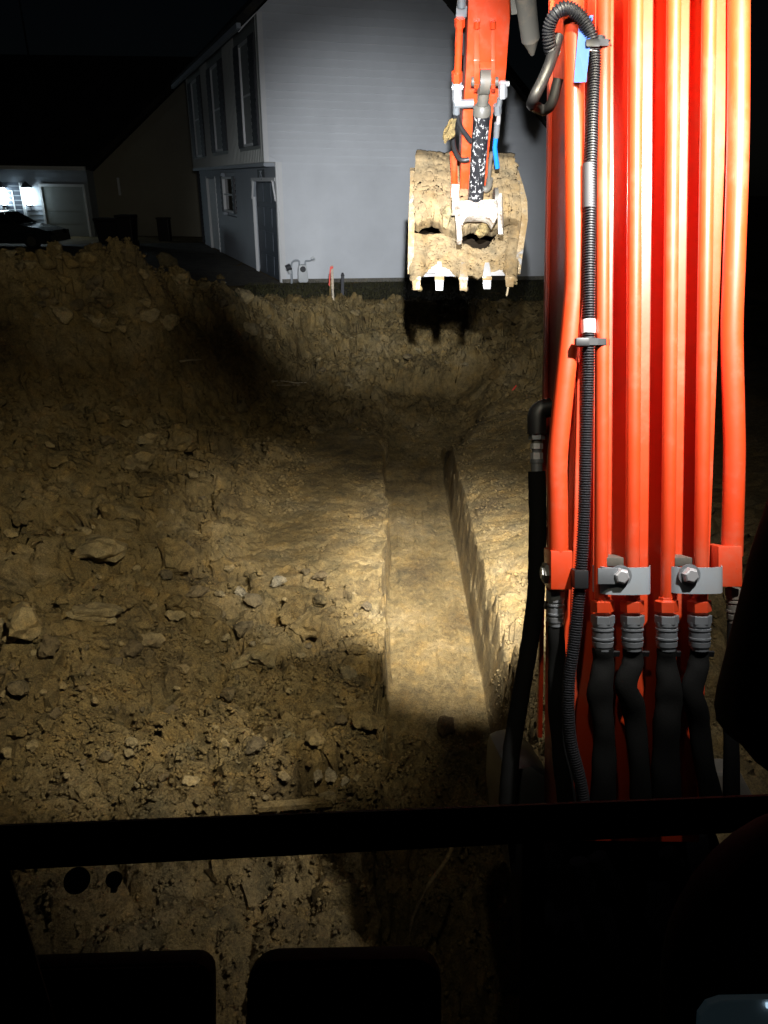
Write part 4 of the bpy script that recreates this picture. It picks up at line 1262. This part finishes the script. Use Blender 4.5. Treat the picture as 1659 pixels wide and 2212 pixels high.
def upper(u, v):
    yt = 342 + 16 * f1(u * 7, 3) + 8 * f1(u * 30, 5)
    yb = float(np.interp(u, [0, .06, .16, .26, .30, .42, .5, .62, .74, .80, .88, .95, 1], [494, 482, 477, 480, 498, 506, 494, 496, 502, 480, 476, 475, 484])) + 12 * f1(u * 16, 7) + 6 * f1(u * 60, 8)
    py = yt + (yb - yt) * v
    px = bx(-1, py) + 2 + (bx(1, py) - bx(-1, py) - 4) * u
    d = float(np.interp(v, [0, .08, .3, .7, .9, 1], [0.22, 0.10, 0.06, -0.02, 0.0, 0.12])) - 0.05 * math.exp(-((u - 0.42) / 0.14) ** 2 * 1.2) * v
    return px, py, d
def lower(u, v):
    yt = float(np.interp(u, [0, .1, .2, .3, .4, .46, .6, .72, .80, .9, 1], [512, 516, 514, 512, 516, 534, 545, 538, 508, 494, 500])) + 8 * f1(u * 18, 11)
    yb = float(np.interp(u, [0, .08, .2, .34, .45, .55, .65, .78, .9, 1], [612, 600, 578, 586, 604, 598, 606, 590, 588, 612])) + 14 * f1(u * 20, 13) + 5 * f1(u * 70, 14)
    py = yt + (yb - yt) * v
    px = bx(-1, py) + 3 + (bx(1, py) - bx(-1, py) - 6) * u
    d = float(np.interp(py, [490, 510, 540, 575, 600, 615], [0.18, 0.10, 0.06, 0.02, -0.015, -0.05])) - 0.06 * math.exp(-((u - 0.03) / 0.05) ** 2) - 0.06 * math.exp(-((u - 0.98) / 0.05) ** 2) + 0.03
    return px, py, d
o = soil_patch('bucket_soil', 0, 0, 0, upper, 0.055, 201, '')
tag(o, 'thick cracked tan clay caked in the upper half of the bucket', 'soil', 'clay stuck in the bucket')
o = soil_patch('bucket_soil', 0, 0, 0, lower, 0.03, 301, '')
tag(o, 'smooth tan clay plastered on the bucket floor above the teeth', 'soil', 'clay stuck in the bucket')

# irregular lumps (soil clods, rocks)
ico = bmesh.new()
bmesh.ops.create_icosphere(ico, subdivisions=3, radius=1)
ICO_V = [v.co.copy() for v in ico.verts]
ICO_F = [tuple(v.index for v in f.verts) for f in ico.faces]
ico.free()
def lump_mesh(name, seed, m, planes=9, smooth=False):
    rnd = random.Random(seed)
    ns = []
    for k in range(planes):
        d = Vector((rnd.gauss(0, 1), rnd.gauss(0, 1), rnd.gauss(0, 1))).normalized()
        ns.append((d, rnd.uniform(0.38, 0.8)))
    off = Vector((rnd.uniform(0, 50), rnd.uniform(0, 50), 0))
    vs = []
    for v in ICO_V:
        r = 1.0
        for d, q in ns:
            t = v.dot(d)
            if t > 1e-3: r = min(r, q / t)
        q3 = v * 1.7 + off
        r *= 1 + 0.30 * mnoise.fractal(q3, 0.9, 2.1, 4)
        vs.append(v * r)
    me = bpy.data.meshes.new(name)
    me.from_pydata(vs, [], ICO_F)
    me.shade_smooth()
    me.set_sharp_from_angle(angle=R(24))
    me.materials.append(m)
    return me
M['clod_pale'] = soil_mat('pale_clod', [(0.17, 0.13, 0.07), (0.29, 0.222, 0.11), (0.36, 0.29, 0.17)], 1.0, 0.85, 0.6)
M['clod_grey'] = soil_mat('grey_clod', [(0.09, 0.067, 0.036), (0.155, 0.117, 0.062), (0.2, 0.158, 0.09)], 1.0, 0.85, 0.6)
LUMPS = [lump_mesh('clod', 100 + i, M[('clod', 'clod_pale', 'clod', 'clod_grey', 'clod_pale')[i % 5]]) for i in range(14)]
ROCKS = [lump_mesh('stone', 200 + i, M['pale_rock']) for i in range(4)]
DARKS = [lump_mesh('dark_clod', 300 + i, M['dark_clod']) for i in range(2)]
def put(me, name, loc, scale, label, cat, group=None, rot=None):
    o = bpy.data.objects.new(name, me)
    o.location = loc
    o.scale = scale
    o.rotation_euler = rot or (random.uniform(-.4, .4), random.uniform(-.4, .4), random.uniform(0, 6.28))
    COL.objects.link(o)
    return tag(o, label, cat, group)
# clay sticking out on the arm beside the hoses
put(LUMPS[2], 'clay_lump', D(972, 285, 5.35), (0.045, 0.05, 0.10), 'small clay lump stuck on the arm left of the black hoses', 'clay lump')
put(LUMPS[6], 'clay_lump', D(966, 470, 5.86), (0.07, 0.05, 0.13), 'rounded clay lump wedged beside the left thumb tine', 'clay lump')
put(LUMPS[5], 'clay_lump', D(1045, 492, 5.90), (0.10, 0.06, 0.07), 'dark crumbly clay lump hanging under the thumb arch', 'clay lump')
for i, (x, y, w_) in enumerate(((893, 601, 10), (905, 622, 9), (1110, 592, 9), (1006, 622, 9), (1111, 610, 10))):
    put(LUMPS[i], 'clay_lump', D(x, y, BK - 0.05), (pix(w_, BK), pix(w_, BK) * .7, pix(w_, BK) * 1.1), ('clay lump beside the leftmost bucket tooth', 'clay lump on the tip of the leftmost bucket tooth', 'clay lump at the root of the rightmost bucket tooth', 'clay lump on the tip of the middle bucket tooth', 'clay lump on the side of the rightmost bucket tooth')[i], 'clay lump', 'clay clinging to the teeth')
MB_r = MB().tube(spline([D(1098, 618, BK - .06), D(1096, 630, BK - .06), D(1094, 640, BK - .05)], 4), [0.008] * 8 + [0.003], 6).build('dangling_root', M['root'])
tag(MB_r, 'thin pale root dangling from the rightmost bucket tooth', 'root')

# ------------------------------------------------------------------ cab seen from inside
cab_bar = MB().hexa([D(-160, 1889, 0.80), D(1820, 1787, 0.80), D(1820, 1787, 0.86), D(-160, 1889, 0.86), D(-160, 1787, 0.80), D(1820, 1709, 0.80), D(1820, 1709, 0.86), D(-160, 1787, 0.86)]).build('window_crossbar', M['cab'], EX, bevel=0.01, smooth=40)
MB().hexa([D(-200, 2300, 0.84), D(150, 2300, 0.84), D(150, 2300, 0.9), D(-200, 2300, 0.9), D(-200, 1870, 0.84), D(20, 1870, 0.84), D(20, 1870, 0.9), D(-200, 1870, 0.9)]).build('cab_corner_post', M['cab'], EX, bevel=0.008)
MB().hexa([D(1118, 2300, 0.90), D(1178, 2300, 0.90), D(1178, 2300, 0.94), D(1118, 2300, 0.94), D(1128, 1800, 0.90), D(1176, 1800, 0.90), D(1176, 1800, 0.94), D(1128, 1800, 0.94)]).build('cab_window_post', M['cab'], EX, bevel=0.006)
def rounded(x0, x1, y0, y1, r, d, th_, skew=0):
    pts = []
    for cx_, cy_, a0 in ((x1 - r, y0 + r, -90), (x1 - r, y1 - r, 0), (x0 + r, y1 - r, 90), (x0 + r, y0 + r, 180)):
        for k in range(6):
            a = R(a0 + k * 18)
            x = cx_ + r * math.cos(a)
            y = cy_ + r * math.sin(a)
            pts.append(D(x, y + skew * (x - x0) / (x1 - x0), d + th_))
    return MB().prism(pts, FWD * -th_)
ped = rounded(30, 469, 2060, 2420, 40, 0.92, 0.03, -14).build('foot_pedal', M['cab'], EX, bevel=0.006, smooth=40)
ped2 = rounded(541, 950, 2046, 2420, 62, 0.92, 0.03, -8).build('foot_pedal', M['cab'], EX, bevel=0.006, smooth=40)
for pp, x0, x1 in ((ped, 80, 430), (ped2, 590, 900)):
    for k in range(4):
        y = 2100 + k * 34
        MB().bar(D(x0, y, 0.917), D(x1, y - 8, 0.917), 0.004, 0.006, UP).build('grip_rib', M['cab'], pp)
# rubber window stops under the crossbar
MB().tube([D(166, 1902, 0.83), D(166, 1902, 0.86)], pix(27, 0.83), 24).build('rubber_stop', M['rubber'], EX, smooth=40)
st = MB().tube([D(246, 1900, 0.83), D(246, 1900, 0.86)], pix(17, 0.83), 20).build('window_latch', M['rubber'], EX, smooth=40)
MB().bar(D(247, 1905, 0.84), D(246, 1926, 0.84), 0.006, 0.006, FWD).build('latch_pin', M['rubber'], st)
# tapered console pod at the right edge
pod = [(1690, 985), (1650, 1075), (1612, 1190), (1585, 1300), (1560, 1400), (1540, 1480), (1534, 1520), (1540, 1556), (1560, 1580), (1588, 1600), (1620, 1638), (1660, 1668), (1760, 1700), (1900, 1700), (1900, 985)]
MB().prism([D(x, y, 0.76) for x, y in pod], FWD * -0.06).build('monitor_housing', M['cab'], EX, bevel=0.012, smooth=40)
# rounded side console
con = []
for k in range(13):
    a = R(180 - k * 9)
    con.append((1800 + 385 * math.cos(a), 2105 + 390 * math.sin(-a)))
con += [(1900, 2400), (1415, 2400)]
cons = MB().prism([D(x, y, 0.71) for x, y in con], FWD * -0.05).build('side_console', M['cab'], EX, bevel=0.015, smooth=40)
scr = [(1508, 2260), (1512, 2195), (1530, 2170), (1560, 2160), (1760, 2156), (1760, 2260)]
M['screen'] = emit('faint_screen', (0.25, 0.5, 0.62), 0.012)
MB().prism([D(x, y, 0.645) for x, y in scr], FWD * 0.008).build('display_panel', M['screen'], cons, bevel=0.002)
MB().bar(D(1655, 2172, 0.643), D(1760, 2168, 0.643), 0.004, 0.002, FWD).build('lit_edge', emit('lit_edge', (0.55, 0.8, 1.0), 0.8), cons)
# work lamps (their beams are set at the top of the script)
def work_lamp(p, aim, name):
    p, aim = Vector(p), Vector(aim)
    d = (aim - p).normalized()
    h = MB().tube([p - d * 0.13, p - d * 0.10, p - d * 0.05], [0.03, 0.06, 0.07], 16).build(name, M['cab'], EX, smooth=40)
    MB().tube([p - d * 0.055, p - d * 0.048], 0.062, 16).build('lens', M['lens'], h)
    return h
work_lamp(BOOM_LAMP, (0.8, 12, 0), 'boom_work_lamp')
hl = work_lamp(CAB_LAMP, (0.5, 1.9, 2.35), 'cab_work_lamp')
MB().box((CAB_LAMP[0] - 0.085, CAB_LAMP[1] + 0.07, CAB_LAMP[2] - 0.02), (0.006, 0.26, 0.24)).build('lamp_light_blocker', M['cab'], hl)  # unseen plate added to keep this lamp's light off the left ground
work_lamp(ROOF_LAMP, (-0.4, 20, 1.2), 'roof_work_lamp')
work_lamp(LEFT_LAMP, (-4.6, 12, 1.0), 'roof_work_lamp')
work_lamp(FLOOD_LAMP, (-2.2, 4.7, -0.4), 'roof_work_lamp')

# ------------------------------------------------------------------ loose clods, stones, roots
def gpos(px, py):
    """march the view ray to the ground"""
    r = ray(px, py)
    ts = np.linspace(1.5, 22, 1600)
    X, Y, Z = CAM.x + r.x * ts, CAM.y + r.y * ts, CAM.z + r.z * ts
    H = height(X, Y, True)
    k = np.argmax(Z < H)
    if Z[k] >= H[k]: return None
    return Vector((X[k], Y[k], H[k])), ts[k]
ROWS = ((0, 'high on the left slope'), (1010, 'on the upper left slope'), (1130, 'above mid left slope'), (1260, 'on mid left slope'), (1380, 'below mid left slope'), (1500, 'low on the left slope'), (1620, 'at foot of left slope'))
COLS = ((-99, 'at the left border'), (110, 'near the left border'), (240, 'left of its centre line'), (380, 'about its centre line'), (520, 'towards the trench'), (660, 'close to the trench edge'))
def pick(tab, v):
    r = tab[0][1]
    for a, t in tab:
        if v >= a: r = t
    return r
def clod_label(px, py, s, ar):
    size = 'tiny' if s < 14 else 'small' if s < 18 else 'fist sized' if s < 24 else 'large' if s < 34 else 'very large'
    shape = 'flat' if ar > 2.0 else 'oblong' if ar > 1.55 else 'blocky'
    return f'{size} {shape} clay clod {pick(ROWS, py)}, {pick(COLS, px)}'
def lay(me, px, py, wpx, hpx, label, cat, name, group=None, flat=0.62, sink=-0.12, rz=None):
    g = gpos(px, py)
    if g is None: return
    p, d = g
    a = pix(wpx / 2, d)
    b = pix(hpx / 2, d) * 1.25
    return put(me, name, p + Z3 * (min(a, b) * (0.55 - sink)), (a, max(b, a * 0.5), min(a, b) * flat * 1.3), label, cat, group,
               (random.uniform(-.5, .35), random.uniform(-.4, .4), rz if rz is not None else random.uniform(-.5, .5)))
special = [
    (LUMPS[0], 392, 978, 78, 60, 'large flat clay slab lying above the middle of left slope', 'clod', 'clay_slab'),
    (LUMPS[1], 205, 1215, 160, 80, 'widest tan clay slab with shadowed lower edge on left slope', 'clod', 'clay_slab'),
    (LUMPS[2], 385, 1222, 120, 70, 'broad clay slab right of the widest slab on left slope', 'clod', 'clay_slab'),
    (LUMPS[4], 60, 1385, 130, 90, 'clay slab with undercut edge near the left border', 'clod', 'clay_slab'),
    (LUMPS[7], 384, 1333, 58, 46, 'angular upright clod in the middle of the left slope', 'clod', 'clay_clod'),
    (LUMPS[8], 290, 1418, 76, 40, 'brick shaped clod below the angular upright clod', 'clod', 'clay_clod'),
    (LUMPS[9], 215, 1345, 130, 44, 'long sloping clay slab above the brick shaped clod', 'clod', 'clay_slab'),
    (ROCKS[0], 602, 1268, 46, 28, 'pale whitish stone at the edge of the lit bench', 'stone', 'stone'),
    (ROCKS[1], 520, 1290, 30, 30, 'small pale yellow stone left of the whitish stone', 'stone', 'stone'),
    (ROCKS[2], 686, 1678, 22, 56, 'upright tan stone standing just above the window crossbar', 'stone', 'stone'),
    (ROCKS[3], 716, 1690, 34, 44, 'rounded tan stone right of the upright tan stone', 'stone', 'stone'),
    (DARKS[1], 962, 1578, 44, 44, 'dark damp clod lying on the smooth trench floor', 'clod', 'dark_clod'),
    (LUMPS[10], 660, 1375, 90, 60, 'rounded clay block at the left edge of the trench', 'clod', 'clay_clod'),
    (LUMPS[11], 560, 1440, 90, 60, 'rough clay block among crumbs left of the trench', 'clod', 'clay_clod'),
    (LUMPS[12], 118, 1010, 70, 40, 'tilted clay slab on the upper left slope', 'clod', 'clay_slab'),
    (ROCKS[2], 548, 1410, 16, 22, 'tiny pale pebble on the rough clay block', 'stone', 'stone'),
    (ROCKS[0], 745, 1696, 26, 20, 'flat pale chip beside the rounded tan stone', 'stone', 'stone'),
]
for me_, px, py, wp, hp, lb, ct, nm in special:
    lay(me_, px, py, wp, hp, lb, ct, nm)
rnd = random.Random(5)
spots = []
cnt = 0
tries = 0
while cnt < 230 and tries < 3000:
    tries += 1
    px, py = rnd.uniform(-10, 800), rnd.uniform(860, 1740)
    if px > 440 + 0 * py and 950 < py < 1240: continue
    if px > 800 - max(0, (py - 1300)) * 0.05: continue
    s = rnd.choice((12, 14, 16, 18, 22, 26, 32, 40, 54)) * (1.0 if py > 1000 else 0.85)
    if any((px - a) ** 2 + (py - b) ** 2 < (0.55 * (s + c_)) ** 2 for a, b, c_ in spots): continue
    spots.append((px, py, s))
    big = s >= 20
    cw, ch = s * rnd.uniform(1, 1.6), s * rnd.uniform(0.6, 1.0)
    lay(LUMPS[rnd.randrange(14)], px, py, cw, ch, clod_label(px, py, s, cw / ch), 'clod', 'clay_clod', 'loose clods on the left slope')
    cnt += 1
cnt = 0
while cnt < 40:
    px, py = rnd.uniform(560, 1150), rnd.uniform(655, 860)
    s = rnd.choice((8, 10, 12, 16, 20))
    side = 'left of the bucket shadow' if px < 820 else 'under the bucket shadow' if px < 1010 else 'right of the bucket shadow'
    lay(LUMPS[rnd.randrange(14)], px, py, s * 1.3, s * 0.8, f"{'small' if s < 11 else 'middling' if s < 17 else 'big'} clod on the {'top' if py < 700 else 'upper half' if py < 750 else 'lower half' if py < 805 else 'foot'} of far bank {side}", 'clod', 'clay_clod', 'clods on the far slope')
    cnt += 1
cnt = 0
while cnt < 70:
    px, py = rnd.uniform(0, 560), rnd.uniform(545, 740)
    s = rnd.choice((14, 18, 24, 30, 38, 46))
    lay(LUMPS[rnd.randrange(14)], px, py, s * 1.3, s * 0.9, f"{'small' if s < 16 else 'middling' if s < 22 else 'sizeable' if s < 28 else 'big' if s < 35 else 'bulky' if s < 40 else 'biggest'} dim clod on spoil heap {'below the car' if px < 80 else 'below the garage door' if px < 200 else 'below the bins' if px < 300 else 'before the driveway' if px < 430 else 'near its right end'}, {'at the crest' if py < 600 else 'high up' if py < 640 else 'half way down' if py < 690 else 'at its foot'}", 'clod', 'clay_clod', 'clods on the spoil heap')
    cnt += 1
# crumbs too small to count
mb_v, mb_f = [], []
oct_v = np.array([(1, 0, 0), (-1, 0, 0), (0, 1, 0), (0, -1, 0), (0, 0, 1), (0, 0, -1)], float)
oct_f = [(0, 2, 4), (2, 1, 4), (1, 3, 4), (3, 0, 4), (2, 0, 5), (1, 2, 5), (3, 1, 5), (0, 3, 5)]
def crumbs(n, xr, yr, smin, smax, dens=None):
    X = RNG.uniform(*xr, n)
    Y = RNG.uniform(*yr, n)
    if dens is not None:
        k = RNG.uniform(0, 1, n) < dens(X, Y)
        X, Y = X[k], Y[k]
    H = height(X, Y)
    S = smin + (smax - smin) * RNG.uniform(0, 1, len(X)) ** 3
    return X, Y, H, S
sets = [crumbs(34000, (-5, 0), (2.2, 9.5), 0.005, 0.024, lambda X, Y: np.where((X > -1.5) & (Y > 5.8), 0.22, 1.0)),
        crumbs(20000, (-1.8, 1.2), (2.2, 5.0), 0.005, 0.020),
        crumbs(2600, (0.0, 0.9), (4.5, 10.4), 0.004, 0.016),
        crumbs(7000, (1.0, 2.6), (3.0, 10.5), 0.005, 0.03),
        crumbs(9000, (-5, 5), (10.5, 17.2), 0.012, 0.05),
        crumbs(16000, (-8, -1), (7.5, 14.5), 0.012, 0.055),
        crumbs(14000, (-2.4, 1.2), (1.1, 2.4), 0.004, 0.016)]
allv, allf, base = [], [], 0
for X, Y, H, S in sets:
    n = len(X)
    jit = RNG.uniform(0.55, 1.25, (n, 6, 1))
    rotz = RNG.uniform(0, 6.28, n)
    v = oct_v[None] * jit
    c_, s_ = np.cos(rotz)[:, None], np.sin(rotz)[:, None]
    vx = v[:, :, 0] * c_ - v[:, :, 1] * s_
    vy = v[:, :, 0] * s_ + v[:, :, 1] * c_
    vz = v[:, :, 2] * 0.75
    P = np.stack([X[:, None] + vx * S[:, None], Y[:, None] + vy * S[:, None], H[:, None] + S[:, None] * 0.25 + vz * S[:, None]], -1)
    allv.append(P.reshape(-1, 3))
    f = np.array(oct_f)[None] + (base + 6 * np.arange(n))[:, None, None]
    allf.append(f.reshape(-1, 3))
    base += 6 * n
V_ = np.concatenate(allv)
F_ = np.concatenate(allf)
me = bpy.data.meshes.new('soil_crumbs')
me.vertices.add(len(V_))
me.vertices.foreach_set('co', V_.ravel())
me.loops.add(F_.size)
me.loops.foreach_set('vertex_index', F_.ravel().astype(np.int32))
me.polygons.add(len(F_))
me.polygons.foreach_set('loop_start', np.arange(0, F_.size, 3, dtype=np.int32))
me.update()
me.shade_smooth()
me.materials.append(M['clod'])
o = bpy.data.objects.new('soil_crumbs', me)
COL.objects.link(o)
tag(o, 'fine loose tan soil crumbs scattered over the dug ground', 'soil crumbs', kind='stuff')

# roots and sticks
def root(pts, r, label, cat='root', lift=0.02, m='root'):
    P = []
    for px, py in pts:
        g = gpos(px, py)
        if g: P.append(g[0] + Z3 * lift)
    if len(P) < 2: return
    S = spline(P, 5)
    rs = [r * (1 - 0.6 * i / len(S)) for i in range(len(S))]
    return tag(MB().tube(S, rs, 7).build('root', M[m], None, smooth=60), label, cat)
root([(588, 828), (612, 826), (640, 831), (662, 829)], 0.018, 'pale thin root lying on the dark bank before the far pile')
root([(598, 835), (625, 836), (650, 836)], 0.010, 'thinner root just below the pale root')
root([(390, 785), (412, 782), (435, 783)], 0.016, 'short pale root on the dark ground below the spoil heap')
# long straw in front of the lower window
sp_ = [D(976, 1832, 2.6), D(960, 1865, 2.55), D(930, 1906, 2.5), D(906, 1950, 2.5), D(890, 1990, 2.5), D(884, 2025, 2.5)]
tag(MB().tube(spline(sp_, 5), [0.008] * 12 + [0.003] * 3 + [0.006] * 8 + [0.002] * 3, 7).build('straw_stem', M['straw'], None, smooth=60), 'long bent straw stem seen through the lower cab window', 'straw')
# half buried board just above the crossbar
g0_, g1_ = gpos(556, 1742), gpos(735, 1733)
if g0_ and g1_:
    a_, b_ = g0_[0], g1_[0]
    o = MB().bar(a_ - Z3 * 0.01, b_ + Z3 * 0.005, 0.035, 0.03).build('board', M['wood'], None, bevel=0.004)
    o.data.materials[0] = M['clod']
    tag(o, 'half buried muddy board just above the window crossbar', 'board')
# orange marker chip on the far right bank
put(lump_mesh('marker_flag', 77, M['ribbon']), 'marker_flag', gpos(1110, 845)[0] + Z3 * 0.03, (0.03, 0.01, 0.06), 'tiny red marker flag on the bank left of the boom', 'flag', None, (0, 0.5, 0))

# clods that came out with the same description are told apart by their order from left to right
byl = {}
for o in COL.objects:
    if o.get('group', '').startswith(('loose clods', 'clods on')): byl.setdefault(o['label'], []).append(o)
for lb, os_ in byl.items():
    if len(os_) < 2: continue
    os_.sort(key=lambda o: (o.location - CAM).dot(RIGHT) / (o.location - CAM).dot(FWD))
    words = {2: ('left', 'right'), 3: ('left', 'middle', 'right'), 4: ('leftmost', 'inner left', 'inner right', 'rightmost')}.get(len(os_))
    if words:
        for o, w_ in zip(os_, words): o['label'] = w_ + ' ' + lb
